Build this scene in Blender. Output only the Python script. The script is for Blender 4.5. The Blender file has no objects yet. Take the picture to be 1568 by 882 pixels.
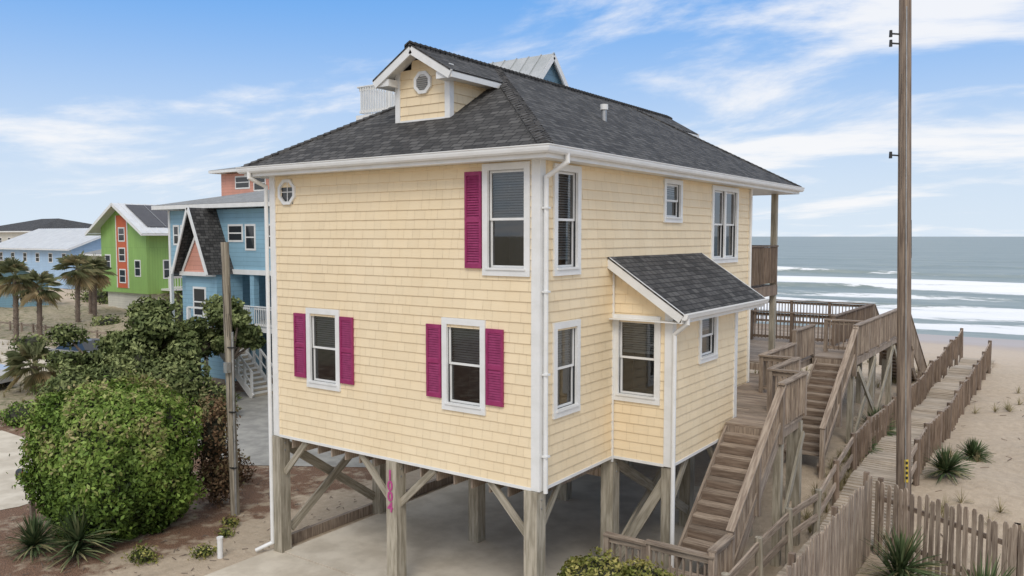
import bpy, math, random
import numpy as np
from mathutils import Vector, noise
random.seed(7); rng=np.random.default_rng(7)
V=Vector
scene=bpy.context.scene
# ------------------------------------------------------------------ materials
def newmat(name):
    m=bpy.data.materials.new(name); m.use_nodes=True
    nt=m.node_tree; b=nt.nodes['Principled BSDF']; return m,nt,b
def N(nt,t,**k):
    n=nt.nodes.new(t)
    for a,v in k.items(): setattr(n,a,v)
    return n
def mixc(nt,fac,a,b,blend='MIX'):
    n=N(nt,'ShaderNodeMix',data_type='RGBA',blend_type=blend)
    def s(i,v):
        if hasattr(v,'is_linked') : nt.links.new(v,n.inputs[i])
        else: n.inputs[i].default_value=(v if i==0 else (*v,1) if len(v)==3 else v)
    s(0,fac); s(6,a); s(7,b); return n.outputs[2]
def mth(nt,op,a,b=None,c=None,clamp=False):
    n=N(nt,'ShaderNodeMath',operation=op,use_clamp=clamp)
    for i,v in enumerate((a,b,c)):
        if v is None: continue
        if hasattr(v,'is_linked'): nt.links.new(v,n.inputs[i])
        else: n.inputs[i].default_value=v
    return n.outputs[0]
def sstep(nt,x,a,b):
    n=N(nt,'ShaderNodeMapRange',interpolation_type='SMOOTHSTEP')
    nt.links.new(x,n.inputs[0]); n.inputs[1].default_value=a; n.inputs[2].default_value=b
    return n.outputs[0]
def coordsock(nt,coord,scale):
    tc=N(nt,'ShaderNodeTexCoord'); mp=N(nt,'ShaderNodeMapping')
    nt.links.new(tc.outputs[coord],mp.inputs[0]); mp.inputs['Scale'].default_value=scale
    return mp.outputs[0]
def noise_s(nt,vec,scale,detail=5,rough=.6,dist=0):
    n=N(nt,'ShaderNodeTexNoise'); nt.links.new(vec,n.inputs['Vector'])
    n.inputs['Scale'].default_value=scale; n.inputs['Detail'].default_value=detail
    n.inputs['Roughness'].default_value=rough; n.inputs['Distortion'].default_value=dist
    return n.outputs[0]
def addbump(nt,b,h,strength,dist):
    n=N(nt,'ShaderNodeBump'); n.inputs['Strength'].default_value=strength; n.inputs['Distance'].default_value=dist
    nt.links.new(h,n.inputs['Height']); nt.links.new(n.outputs[0],b.inputs['Normal'])
def island(nt,col,amt):
    g=N(nt,'ShaderNodeNewGeometry'); h=N(nt,'ShaderNodeHueSaturation')
    v=mth(nt,'MULTIPLY_ADD',g.outputs['Random Per Island'],amt,1-amt/2)
    nt.links.new(v,h.inputs['Value']); nt.links.new(col,h.inputs['Color']); return h.outputs[0]
def nmat(name,c1,c2,scale=6,rough=.6,bump=.2,dist=.01,stretch=(1,1,1),coord='UV',detail=4,isl=0,metal=0,spec=.5,lo=.35,hi=.65):
    m,nt,b=newmat(name); v=coordsock(nt,coord,stretch)
    n=noise_s(nt,v,scale,detail); f=sstep(nt,n,lo,hi)
    c=mixc(nt,f,c1,c2)
    if isl: c=island(nt,c,isl)
    nt.links.new(c,b.inputs['Base Color']); b.inputs['Roughness'].default_value=rough
    b.inputs['Metallic'].default_value=metal; b.inputs['Specular IOR Level'].default_value=spec
    if bump: addbump(nt,b,n,bump,dist)
    return m
def brickmat(name,c1,c2,mort,bw,rh,ms,rough=.7,bump=.5,dist=.01,offset=.5,nz=.15,streak=.34,bscale=60):
    m,nt,b=newmat(name); uv=coordsock(nt,'UV',(1,1,1))
    br=N(nt,'ShaderNodeTexBrick'); nt.links.new(uv,br.inputs['Vector'])
    br.offset=offset; br.offset_frequency=2; br.squash=.8; br.squash_frequency=3
    for k,v in (('Color1',(*c1,1)),('Color2',(*c2,1)),('Mortar',(*mort,1)),('Scale',1),('Mortar Size',ms),('Mortar Smooth',.3),('Bias',0),('Brick Width',bw),('Row Height',rh)):
        br.inputs[k].default_value=v
    n=noise_s(nt,uv,bscale,3); n2=noise_s(nt,coordsock(nt,'UV',(1,.35,1)),1.3,5)
    f=mth(nt,'MULTIPLY_ADD',n,nz*2,1-nz); f2=mth(nt,'MULTIPLY_ADD',n2,streak,1-streak/2)
    f=mth(nt,'MULTIPLY',f,f2)
    cc=N(nt,'ShaderNodeCombineColor'); [nt.links.new(f,cc.inputs[i]) for i in range(3)]
    c=mixc(nt,1.0,br.outputs[0],cc.outputs[0],'MULTIPLY')
    nt.links.new(c,b.inputs['Base Color']); b.inputs['Roughness'].default_value=rough
    h=mth(nt,'SUBTRACT',mth(nt,'MULTIPLY',n,.3),br.outputs[1]); addbump(nt,b,h,bump,dist)
    return m
H=.178
M={}
M['siding']=nmat('cream_shingle_siding',(.85,.69,.455),(.88,.73,.50),1.1,.6,.12,.002,(1,.5,1),detail=7,isl=.055,lo=.3,hi=.7)
M['sidegap']=nmat('siding_joint_backing',(.62,.48,.31),(.66,.52,.34),3,.8,0)  # darker tan backing plane, seen through the joints between shingles
M['roof']=brickmat('asphalt_shingle',(.034,.032,.031),(.110,.105,.10),(.012,.012,.012),.24,.14,.012,.9,.8,.014,nz=.4,bscale=70)  # near-black mortar colour paints the shadow lines between shingle courses
M['white']=nmat('white_trim',(.82,.82,.81),(.76,.76,.74),3,.45,.05,.002)
M['wood']=nmat('weathered_wood',(.225,.17,.13),(.42,.34,.265),22,.85,.5,.004,(1,.08,1),isl=.5)
M['woodl']=nmat('sanded_boardwalk_wood',(.36,.295,.225),(.54,.46,.365),9,.9,.5,.004,(1,.15,1),isl=.35)
M['woodd']=nmat('brown_wood',(.15,.105,.075),(.265,.20,.15),22,.85,.5,.004,(1,.08,1),isl=.4)
M['post']=nmat('treated_post',(.25,.22,.165),(.44,.395,.315),16,.85,.5,.005,(1,.09,1),isl=.2)
M['shutter']=nmat('magenta_shutter',(.27,.02,.10),(.33,.032,.13),8,.5,.05,.002)
M['conc']=nmat('concrete',(.52,.455,.36),(.68,.61,.50),1.1,.85,.2,.01,coord='Object',detail=8)
M['drive']=nmat('driveway_paving',(.27,.26,.24),(.39,.375,.34),1.5,.85,.3,.01,coord='Object',detail=8)
M['asph']=nmat('asphalt',(.045,.045,.047),(.07,.07,.07),3,.9,.3,.01,coord='Object')
M['dark']=nmat('dark_interior',(.022,.026,.03),(.04,.044,.05),2,.8,0)
M['blind']=nmat('window_blind',(.46,.47,.47),(.54,.54,.54),2,.6,0)
M['metal']=nmat('grey_metal_roof',(.40,.42,.42),(.50,.51,.51),2,.4,.1,.003,metal=.3)
M['black']=nmat('black_metal',(.02,.02,.02),(.03,.03,.03),4,.5,0)
M['galv']=nmat('galvanised',(.35,.36,.36),(.45,.45,.45),6,.45,0,metal=.6)
M['wroof']=nmat('white_metal_roof',(.62,.63,.64),(.72,.73,.73),1,.45,.05,.003)
M['solar']=nmat('solar_panel',(.02,.02,.03),(.035,.035,.045),2,.2,0)
M['rubber']=nmat('tyre',(.02,.02,.02),(.03,.03,.03),6,.8,0)
M['numb']=nmat('pink_number_paint',(.42,.06,.22),(.46,.08,.25),6,.6,0)
def wallmat(name,c,rh=.2,vert=False):
    return brickmat(name,c,tuple(x*.94 for x in c),tuple(x*.6 for x in c),(.3 if vert else 3.),(6. if vert else rh),.008,.6,.4,.006,nz=.05)
M['blue']=wallmat('light_blue_siding',(.27,.46,.58))
M['blue2']=wallmat('grey_blue_siding',(.17,.30,.41))
M['pink']=wallmat('salmon_siding',(.68,.33,.25))
M['green']=wallmat('lime_green_siding',(.28,.47,.13),vert=True)
M['orange']=nmat('orange_red_paint',(.60,.13,.05),(.55,.12,.045),3,.5,0)
M['lblue']=wallmat('pale_blue_siding',(.40,.56,.74))
M['tan']=wallmat('tan_siding',(.50,.43,.33))
M['cream2']=wallmat('off_white_siding',(.62,.60,.52))
def glassmat():
    m=bpy.data.materials.new('window_glass'); m.use_nodes=True; nt=m.node_tree; nt.nodes.clear()
    o=N(nt,'ShaderNodeOutputMaterial'); t=N(nt,'ShaderNodeBsdfTransparent'); g=N(nt,'ShaderNodeBsdfGlossy'); mx=N(nt,'ShaderNodeMixShader')
    t.inputs[0].default_value=(.66,.69,.69,1); g.inputs['Roughness'].default_value=.02
    fr=N(nt,'ShaderNodeFresnel'); fr.inputs[0].default_value=1.5
    f=mth(nt,'MULTIPLY_ADD',fr.outputs[0],1.3,.07,clamp=True)
    nt.links.new(f,mx.inputs[0]); nt.links.new(t.outputs[0],mx.inputs[1]); nt.links.new(g.outputs[0],mx.inputs[2]); nt.links.new(mx.outputs[0],o.inputs[0]); return m
M['glass']=glassmat()
m,nt,b=newmat('dark_glass'); b.inputs['Base Color'].default_value=(.03,.035,.04,1); b.inputs['Roughness'].default_value=.06; M['dglass']=m
def carpaint(name,c):
    m,nt,b=newmat(name); b.inputs['Base Color'].default_value=(*c,1); b.inputs['Roughness'].default_value=.3; b.inputs['Coat Weight'].default_value=.8; return m
M['carw']=carpaint('white_car_paint',(.6,.6,.6)); M['cars']=carpaint('silver_car_paint',(.3,.31,.33))
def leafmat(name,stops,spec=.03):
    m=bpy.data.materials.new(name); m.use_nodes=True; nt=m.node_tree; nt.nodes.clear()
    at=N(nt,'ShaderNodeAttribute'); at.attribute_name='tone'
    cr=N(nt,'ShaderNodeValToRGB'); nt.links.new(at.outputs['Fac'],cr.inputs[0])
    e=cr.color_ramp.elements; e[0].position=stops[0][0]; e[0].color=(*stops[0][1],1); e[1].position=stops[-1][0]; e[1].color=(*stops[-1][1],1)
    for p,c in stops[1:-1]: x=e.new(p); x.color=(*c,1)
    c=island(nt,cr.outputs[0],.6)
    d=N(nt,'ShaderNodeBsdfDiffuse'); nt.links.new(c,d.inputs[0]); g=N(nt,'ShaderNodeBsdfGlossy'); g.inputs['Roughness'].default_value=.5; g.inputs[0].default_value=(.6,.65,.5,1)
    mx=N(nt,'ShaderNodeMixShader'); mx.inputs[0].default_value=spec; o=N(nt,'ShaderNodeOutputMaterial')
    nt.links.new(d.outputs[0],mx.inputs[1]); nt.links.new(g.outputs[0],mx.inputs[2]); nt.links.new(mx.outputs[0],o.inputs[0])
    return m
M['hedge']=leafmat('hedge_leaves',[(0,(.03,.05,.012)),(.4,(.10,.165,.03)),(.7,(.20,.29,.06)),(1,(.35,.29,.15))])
M['redl']=leafmat('reddish_leaves',[(0,(.06,.04,.025)),(.5,(.20,.12,.07)),(1,(.22,.21,.10))])
M['oak']=leafmat('oak_leaves',[(0,(.04,.055,.02)),(.45,(.11,.14,.05)),(1,(.25,.28,.115))])
M['yel']=leafmat('yellowgreen_leaves',[(0,(.05,.065,.015)),(.5,(.17,.19,.045)),(1,(.38,.33,.11))])
M['palm']=leafmat('palm_fronds',[(0,(.10,.12,.055)),(.5,(.24,.25,.13)),(1,(.46,.36,.21))])
M['yuc']=leafmat('yucca_blades',[(0,(.04,.06,.025)),(.6,(.10,.145,.065)),(1,(.32,.28,.15))])
M['grass']=leafmat('dune_grass_blades',[(0,(.16,.15,.07)),(.5,(.32,.27,.15)),(1,(.44,.38,.24))],.01)
M['core']=nmat('shrub_dark_core',(.028,.03,.018),(.05,.05,.03),4,.9,0,coord='Object')  # solid dark core inside each shrub, blocks the view through the leaves
M['bark']=nmat('bark',(.13,.10,.08),(.23,.18,.14),14,.9,.6,.02,coord='Object')
M['polem']=nmat('old_utility_wood',(.15,.11,.085),(.32,.25,.19),20,.85,.6,.01,(1,.05,1))
M['polel']=nmat('grey_piling_wood',(.20,.17,.13),(.40,.355,.28),20,.85,.6,.01,(1,.05,1))
# ------------------------------------------------------------------ mesh builder
class MB:
    def __init__(s): s.v=[];s.f=[];s.uv=[];s.m=[];s.mats=[];s.sm=[]
    def mi(s,k):
        mt=M[k]
        if mt not in s.mats: s.mats.append(mt)
        return s.mats.index(mt)
    def raw(s,vs,faces,mat,uvs=None,smooth=False):
        o=len(s.v); s.v+= [tuple(p) for p in vs]; k=s.mi(mat)
        for i,f in enumerate(faces):
            s.f.append([o+j for j in f]); s.m.append(k); s.sm.append(smooth)
            if uvs: s.uv.append(uvs[i])
            else:
                P=[V(vs[j]) for j in f]; n=V((0,0,0))
                for a in range(len(P)):
                    p,q=P[a],P[(a+1)%len(P)]; n+=V(((p.y-q.y)*(p.z+q.z),(p.z-q.z)*(p.x+q.x),(p.x-q.x)*(p.y+q.y)))
                if n.length<1e-12: n=V((0,0,1))
                n.normalize()
                if abs(n.z)>.98: u,w=V((1,0,0)),V((0,1,0))
                else:
                    u=V((0,0,1)).cross(n).normalized(); w=n.cross(u)
                s.uv.append([(p.dot(u),p.dot(w)) for p in P])
    def face(s,pts,mat,uv=None): s.raw(pts,[list(range(len(pts)))],mat,[uv] if uv else None)
    def box(s,x0,x1,y0,y1,z0,z1,mat):
        vs=[(x,y,z) for z in (z0,z1) for y in (y0,y1) for x in (x0,x1)]
        s.raw(vs,[(0,2,3,1),(4,5,7,6),(0,1,5,4),(2,6,7,3),(0,4,6,2),(1,3,7,5)],mat)
    def obox(s,O,a,n,u0,u1,z0,z1,n0,n1,mat):
        vs=[O+a*u+n*d+V((0,0,z)) for z in (z0,z1) for d in (n0,n1) for u in (u0,u1)]
        F=[(0,2,3,1),(4,5,7,6),(0,1,5,4),(2,6,7,3),(0,4,6,2),(1,3,7,5)]
        if a.cross(n).z<0: F=[f[::-1] for f in F]
        s.raw(vs,F,mat)
    def beam(s,p0,p1,w,h,mat,up=(0,0,1)):
        p0=V(p0);p1=V(p1); d=(p1-p0); L=d.length; d.normalize(); up=V(up)
        if abs(d.dot(up))>.99: up=V((0,1,0))
        a=d.cross(up).normalized(); b=a.cross(d)
        vs=[p+a*(i*w/2)+b*(j*h/2) for p in (p0,p1) for j in (-1,1) for i in (-1,1)]
        F=[(0,1,3,2),(4,6,7,5),(0,4,5,1),(2,3,7,6),(0,2,6,4),(1,5,7,3)]
        r=random.random()*20; U=[]
        for k,f in enumerate(F):
            if k<2: U.append([(r,0),(r+w,0),(r+w,h),(r,h)])
            else:
                uu=[]
                for j in f:
                    end=L if j>=4 else 0; q=j%4
                    c=(w*(q%2) if k in (2,3) else w*2+h*(q//2)); uu.append((r+c,end+r))
                U.append(uu)
        s.raw(vs,F,mat,U)
    def cyl(s,p0,p1,r0,r1,n,mat,caps=True):
        p0=V(p0);p1=V(p1); d=(p1-p0); L=d.length; d.normalize()
        up=V((0,0,1)) if abs(d.z)<.9 else V((1,0,0)); a=d.cross(up).normalized(); b=a.cross(d)
        vs=[];F=[];U=[]; r=random.random()*9
        for p,rr in ((p0,r0),(p1,r1)):
            for i in range(n):
                t=2*math.pi*i/n; vs.append(p+(a*math.cos(t)+b*math.sin(t))*rr)
        for i in range(n):
            j=(i+1)%n; F.append((i,j,n+j,n+i)); c=2*math.pi*r0/n
            U.append([(r+c*i,r),(r+c*(i+1),r),(r+c*(i+1),r+L),(r+c*i,r+L)])
        s.raw(vs,F,mat,U,smooth=True)
        if caps:
            s.face(vs[n:],mat); s.face(vs[:n][::-1],mat)
    def extr(s,prof,p0,p1,out,mat,m0=1,m1=1):
        p0=V(p0);p1=V(p1);out=V(out);al=(p1-p0).normalized(); n=len(prof)
        A=[p0+out*o+V((0,0,z))-al*o*m0 for o,z in prof]; B=[p1+out*o+V((0,0,z))+al*o*m1 for o,z in prof]
        for i in range(n):
            j=(i+1)%n; s.face([A[i],A[j],B[j],B[i]],mat)
        s.face(A[::-1],mat); s.face(B,mat)
    def build(s,name,parent=None):
        me=bpy.data.meshes.new(name); me.from_pydata(s.v,[],s.f)
        for mt in s.mats: me.materials.append(mt)
        me.polygons.foreach_set('material_index',s.m); me.polygons.foreach_set('use_smooth',s.sm)
        uv=me.uv_layers.new(name='UVMap'); flat=[c for f in s.uv for p in f for c in p]
        uv.data.foreach_set('uv',flat); me.update()
        ob=bpy.data.objects.new(name,me); scene.collection.objects.link(ob)
        if parent: ob.parent=parent
        return ob
def empty(name,loc=(0,0,0)):
    e=bpy.data.objects.new(name,None); scene.collection.objects.link(e); return e
X_=V((1,0,0));Y_=V((0,1,0))
# ------------------------------------------------------------------ terrain
def sm(a,b,x):
    t=np.clip((x-a)/(b-a),0,1); return t*t*(3-2*t)
def hgt(x,y):
    x=np.asarray(x,float);y=np.asarray(y,float)
    r=sm(-1.,1.,x); a=r*sm(7,12,y)+(1-r)*sm(13,19,y)
    base=.8*a+.2*sm(2.2,3.2,x)*(1-sm(7,12,y))
    n=(np.sin(x*.9+1.3*np.sin(y*.5))*np.cos(y*.7+x*.3)+.6*np.sin(x*2.1+y*1.3)+.4*np.sin(3.3*y-2.2*x))*.09
    fall=sm(30,66,y)
    return base*(1-fall)-1.15*fall-3*sm(70,160,y)+n*a*(1-sm(36,50,y))
def hz(x,y): return float(hgt(x,y))
xs=np.concatenate([[-20000,-5000,-1500,-600,-300,-180],np.arange(-120,61,.8),[90,150,300,700,2000,6000,20000]])
ys=np.concatenate([[-20000,-4000,-1000,-300,-120,-60],np.arange(-30,90,.6),[100,120,160,300]])
XX,YY=np.meshgrid(xs,ys); ZZ=hgt(XX,YY)
def gridmesh(name,XX,YY,ZZ,mat,smooth=True):
    ny,nx=XX.shape; me=bpy.data.meshes.new(name)
    co=np.stack([XX,YY,ZZ],-1).reshape(-1,3)
    i=np.arange((ny-1)*(nx-1)); r=i//(nx-1); c=i%(nx-1); a=r*nx+c
    F=np.stack([a,a+1,a+nx+1,a+nx],1)
    me.vertices.add(len(co)); me.vertices.foreach_set('co',co.ravel())
    me.loops.add(F.size); me.loops.foreach_set('vertex_index',F.ravel())
    me.polygons.add(len(F)); me.polygons.foreach_set('loop_start',np.arange(len(F))*4)
    me.polygons.foreach_set('use_smooth',np.ones(len(F),bool)); me.update(calc_edges=True)
    me.materials.append(mat); ob=bpy.data.objects.new(name,me); scene.collection.objects.link(ob); return ob
m,nt,b=newmat('sandy_ground')
g=N(nt,'ShaderNodeNewGeometry'); pos=g.outputs['Position']; sp=N(nt,'ShaderNodeSeparateXYZ'); nt.links.new(pos,sp.inputs[0])
n1=noise_s(nt,pos,.6,4); n2=noise_s(nt,pos,5,6,.7); n3=noise_s(nt,pos,.12,3); n4=noise_s(nt,pos,38,3,.7); n5=noise_s(nt,pos,1.7,6,.65)
sand=mixc(nt,sstep(nt,n2,.3,.7),(.60,.49,.365),(.49,.39,.285))
sand=mixc(nt,mth(nt,'MULTIPLY',sstep(nt,n1,.55,.7),.35),sand,(.33,.265,.19))
mul=mixc(nt,sstep(nt,n4,.38,.62),(.09,.05,.03),(.32,.185,.115)); mul=mixc(nt,mth(nt,'MULTIPLY',sstep(nt,n5,.48,.64),.8),mul,(.48,.39,.28))
gr=mixc(nt,sstep(nt,n2,.35,.65),(.28,.24,.15),(.46,.385,.27)); gr=mixc(nt,sstep(nt,n5,.5,.65),gr,(.17,.17,.08))
wx=mth(nt,'ADD',sp.outputs[0],mth(nt,'MULTIPLY_ADD',n1,6.,-3.)); wy=mth(nt,'ADD',sp.outputs[1],mth(nt,'MULTIPLY_ADD',n1,5.,-2.5))
wx=mth(nt,'ADD',wx,mth(nt,'MULTIPLY_ADD',n5,2.,-1.))
mk=mth(nt,'MULTIPLY',sstep(nt,wx,-8.8,-9.6),sstep(nt,wy,15,14))
c=mixc(nt,mk,sand,mul)
far=mth(nt,'MULTIPLY',sstep(nt,wx,-25,-28),sstep(nt,wy,28,24)); c=mixc(nt,far,c,gr)
wet=sstep(nt,mth(nt,'ADD',sp.outputs[1],mth(nt,'MULTIPLY_ADD',n3,16,-8)),44,58)
beach=sstep(nt,sp.outputs[1],30,40); c=mixc(nt,mth(nt,'MULTIPLY',beach,.6),c,(.60,.49,.39))
c=mixc(nt,wet,c,(.46,.37,.31))
nt.links.new(c,b.inputs['Base Color'])
rg=mth(nt,'MULTIPLY_ADD',wet,-.55,.92); nt.links.new(rg,b.inputs['Roughness'])
bs=mth(nt,'MULTIPLY',mth(nt,'ADD',n2,mth(nt,'MULTIPLY',n4,.4)),mth(nt,'SUBTRACT',1,mth(nt,'MAXIMUM',wet,mth(nt,'MULTIPLY',beach,.7)))); addbump(nt,b,bs,.8,.08)
gridmesh('ground',XX,YY,ZZ,m)
# ------------------------------------------------------------------ ocean
m,nt,b=newmat('sea_water')
g=N(nt,'ShaderNodeNewGeometry'); pos=g.outputs['Position']
def scl(s):
    mp=N(nt,'ShaderNodeMapping'); nt.links.new(pos,mp.inputs[0]); mp.inputs['Scale'].default_value=s; return mp.outputs[0]
a1=noise_s(nt,scl((.35,1,1)),.35,5,.6); a2=noise_s(nt,scl((.2,1,1)),.045,5,.6); a3=noise_s(nt,scl((.10,1,1)),.16,4,.55)
at=N(nt,'ShaderNodeAttribute'); at.attribute_name='foam'
fn=noise_s(nt,scl((.18,1,1)),.20,5,.62,.3); fn2=noise_s(nt,scl((.35,1,1)),.9,4,.7)
fo=sstep(nt,mth(nt,'ADD',at.outputs['Fac'],mth(nt,'ADD',mth(nt,'MULTIPLY_ADD',fn,2.2,-1.1),mth(nt,'MULTIPLY_ADD',fn2,1.2,-.6))),.42,.70)
wc=mixc(nt,sstep(nt,a2,.35,.65),(.215,.255,.225),(.28,.315,.28)); wc=mixc(nt,sstep(nt,a1,.42,.75),wc,(.32,.355,.315))
wc=mixc(nt,mth(nt,'MULTIPLY',sstep(nt,a3,.52,.66),.5),wc,(.13,.17,.145))  # swell shading painted into the water colour as darker noise streaks
wc=mixc(nt,fo,wc,(.86,.86,.85)); nt.links.new(wc,b.inputs['Base Color'])
nt.links.new(mth(nt,'MULTIPLY_ADD',fo,.45,.36),b.inputs['Roughness']); b.inputs['IOR'].default_value=1.33
addbump(nt,b,a1,.45,.8)
sea=m
xs=np.arange(-320,200,2.2); ys=np.arange(60,330,.9); XX,YY=np.meshgrid(xs,ys)
ZZ=np.full(XX.shape,-1.1); FO=np.zeros(XX.shape)
for k,(yc,A,w) in enumerate([(72,.12,1.6),(81,.25,1.6),(92,.55,1.8),(106,.4,2.),(121,1.0,2.6),(141,.7,3),(178,1.1,3.6),(225,.6,5),(280,.5,6)]):
    wob=3.5*np.sin(XX*.021+k*2)+2.0*np.sin(XX*.057+k*5)+.8*np.sin(XX*.17+k)
    amp=np.clip(.68+.5*np.sin(XX*.026+k*1.7)+.35*np.sin(XX*.071+k*3.1),.05,1.4)
    d=YY-(yc+wob); ZZ+=A*(.5+.5*amp)*np.where(d<0,np.exp(-(d/(w*.6))**2),np.exp(-(d/(w*1.7))**2))
    FO+= amp*(.9 if k<6 else (.85 if k==6 else .3))*np.where(d<0,np.exp(-(d/(w*(2.6 if k<6 else .9)))**2),np.exp(-(d/(w*.6))**2))
FO+=.8*np.exp(-((YY-68)/2.5)**2)+.26*sm(70,75,YY)*(1-sm(92,100,YY))+.14*sm(104,110,YY)*(1-sm(134,146,YY))
FO-=.35*sm(190,240,YY)
ob=gridmesh('ocean',XX,YY,ZZ,sea); at=ob.data.attributes.new('foam','FLOAT','POINT'); at.data.foreach_set('value',np.clip(FO,-.5,1.2).ravel())
mb=MB(); M['sea']=sea
for q in ([(-30000,328.5,-1.12),(30000,328.5,-1.12),(30000,32000,-1.12),(-30000,32000,-1.12)],[(-30000,62,-1.13),(-319,62,-1.13),(-319,328.5,-1.13),(-30000,328.5,-1.13)],[(198,62,-1.13),(30000,62,-1.13),(30000,328.5,-1.13),(198,328.5,-1.13)]): mb.face(q,'sea')
o2=mb.build('open_water',ob); at=o2.data.attributes.new('foam','FLOAT','POINT'); at.data.foreach_set('value',[-.5]*12)
# ------------------------------------------------------------------ pavements
def sheet(name,pts,mat,z=.006,th=0):
    mb=MB(); mb.face([(x,y,z) for x,y in pts],mat)
    if th:
        for i in range(len(pts)):
            p,q=pts[i],pts[(i+1)%len(pts)]; mb.face([(p[0],p[1],z-th),(q[0],q[1],z-th),(q[0],q[1],z),(p[0],p[1],z)],mat)
    return mb.build(name)
sheet('concrete_slab',[(-6.7,.0),(1.1,.0),(1.1,9.6),(-6.7,9.6)],'conc',.05,.1)
sheet('driveway',[(-7.0,-7),(1.0,-7),(1.0,-.02),(-7.0,-.02)],'conc',.03,.06)
sheet('neighbour_driveway',[(-23,6.0),(-17.5,4.6),(-13.5,3.6),(-9.6,6.0),(-10,13),(-23,14.5)],'drive',.012)
sheet('neighbour_driveway',[(-24,1.6),(-16.6,1.4),(-15.2,.3),(-14.7,-1.9),(-16,-7),(-24,-7)],'conc',.012)
sheet('parking_pavement',[(-62,8),(-38,6),(-34,12),(-36,19),(-62,26)],'conc',.012)
sheet('street',[(-300,-14),(300,-14),(300,-7.2),(-300,-7.2)],'asph',.016)
# ------------------------------------------------------------------ main house
house=empty('yellow_beach_house')
def wall(mb,O,a,n,u0,u1,z0,z1,holes=(),clip=None,mat='siding',h=H):
    k=0; z=z0; Zv=V((0,0,1))
    while z<z1-1e-4:
        zt=min(z+h,z1); zm=(z+zt)/2; A,B=u0,u1
        if clip: A,B=clip(zt)
        segs=[(A,B)] if B>A else []
        for (hu0,hu1,hz0,hz1) in holes:
            if hz0<zm<hz1:
                ns=[]
                for (s0,s1) in segs:
                    if hu1<=s0 or hu0>=s1: ns.append((s0,s1)); continue
                    if hu0>s0: ns.append((s0,hu0))
                    if hu1<s1: ns.append((hu1,s1))
                segs=ns
        fl=a.cross(Zv).dot(n)>0
        for (s0,s1) in segs:
            P=[O+a*s0+n*.004+Zv*z,O+a*s1+n*.004+Zv*z,O+a*s1+n*.004+Zv*zt,O+a*s0+n*.004+Zv*zt]
            mb.face(P if fl else P[::-1],'sidegap')
            u=s0
            while u<s1-.001:
                ue=min(u+random.choice((.15,.18,.22,.26,.31,.38)),s1)
                if s1-ue<.06: ue=s1
                lip=.024+random.uniform(-.001,.002); dz=random.uniform(0,.004); g=.0017
                q=[O+a*(u+g)+n*lip+Zv*(z-dz),O+a*(ue-g)+n*lip+Zv*(z-dz),O+a*(ue-g)+n*.006+Zv*zt,O+a*(u+g)+n*.006+Zv*zt,O+a*(u+g)+Zv*(z-dz),O+a*(ue-g)+Zv*(z-dz)]
                F=[(0,1,2,3),(4,5,1,0)]
                if not fl: F=[f[::-1] for f in F]
                uvl=[(u,z),(ue,z),(ue,zt),(u,zt),(u,z),(ue,z)]
                mb.raw(q,F,mat,[[uvl[i] for i in f] for f in F])
                u=ue
        z=zt; k+=1
TR=.115
def window(mb,O,a,n,u0,u1,z0,z1,blind=.45,double=False,tr=TR):
    mb.obox(O,a,n,u0,u1,z1-tr,z1,-.01,.055,'white'); mb.obox(O,a,n,u0,u1,z0,z0+tr,-.01,.057,'white')
    mb.obox(O,a,n,u0,u0+tr,z0+tr,z1-tr,-.01,.053,'white'); mb.obox(O,a,n,u1-tr,u1,z0+tr,z1-tr,-.01,.053,'white')
    mb.obox(O,a,n,u0+tr-.03,u1-tr+.03,z0+tr-.012,z0+tr+.022,-.01,.08,'white')
    bays=[(u0+tr,u1-tr)]
    if double:
        mid=(u0+u1)/2; mb.obox(O,a,n,mid-.05,mid+.05,z0+tr,z1-tr,-.08,.04,'white'); bays=[(u0+tr,mid-.05),(mid+.05,u1-tr)]
    for A,B in bays:
        zb,zt=z0+tr+.02,z1-tr; zm=(zb+zt)/2; s=.042
        for (q0,q1,d) in ((zb,zm+.02,-.055),(zm-.02,zt,-.03)):
            mb.obox(O,a,n,A,A+s,q0,q1,d-.02,d+.012,'white'); mb.obox(O,a,n,B-s,B,q0,q1,d-.02,d+.012,'white')
            mb.obox(O,a,n,A+s,B-s,q0,q0+s,d-.02,d+.010,'white'); mb.obox(O,a,n,A+s,B-s,q1-s,q1,d-.02,d+.010,'white')
            P=[O+a*A+n*d+V((0,0,q0)),O+a*B+n*d+V((0,0,q0)),O+a*B+n*d+V((0,0,q1)),O+a*A+n*d+V((0,0,q1))]
            mb.face(P,'glass')
        mb.obox(O,a,n,A-.02,A,zb-.02,zt+.02,-.6,-.0,'dark'); mb.obox(O,a,n,B,B+.02,zb-.02,zt+.02,-.6,-.0,'dark')
        mb.obox(O,a,n,A-.02,B+.02,zb-.04,zb-.02,-.6,-.0,'dark'); mb.obox(O,a,n,A-.02,B+.02,zt,zt+.02,-.6,-.0,'dark')
        mb.obox(O,a,n,A-.02,B+.02,zb-.04,zt+.02,-.62,-.6,'dark')
        zz=zt-.03; lim=zt-(zt-zb)*blind
        while zz>lim:
            p=[O+a*(A+.02)-n*.13+V((0,0,zz)),O+a*(B-.02)-n*.13+V((0,0,zz)),O+a*(B-.02)-n*.095+V((0,0,zz-.03)),O+a*(A+.02)-n*.095+V((0,0,zz-.03))]
            mb.face(p,'blind'); zz-=.045
        if blind>0: mb.obox(O,a,n,A+.02,B-.02,lim-.03,lim,-.13,-.1,'blind')
def hole(w,tr=TR): return (w[0]+tr-.03,w[1]-tr+.03,w[2]+tr-.03,w[3]-tr+.03)
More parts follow.
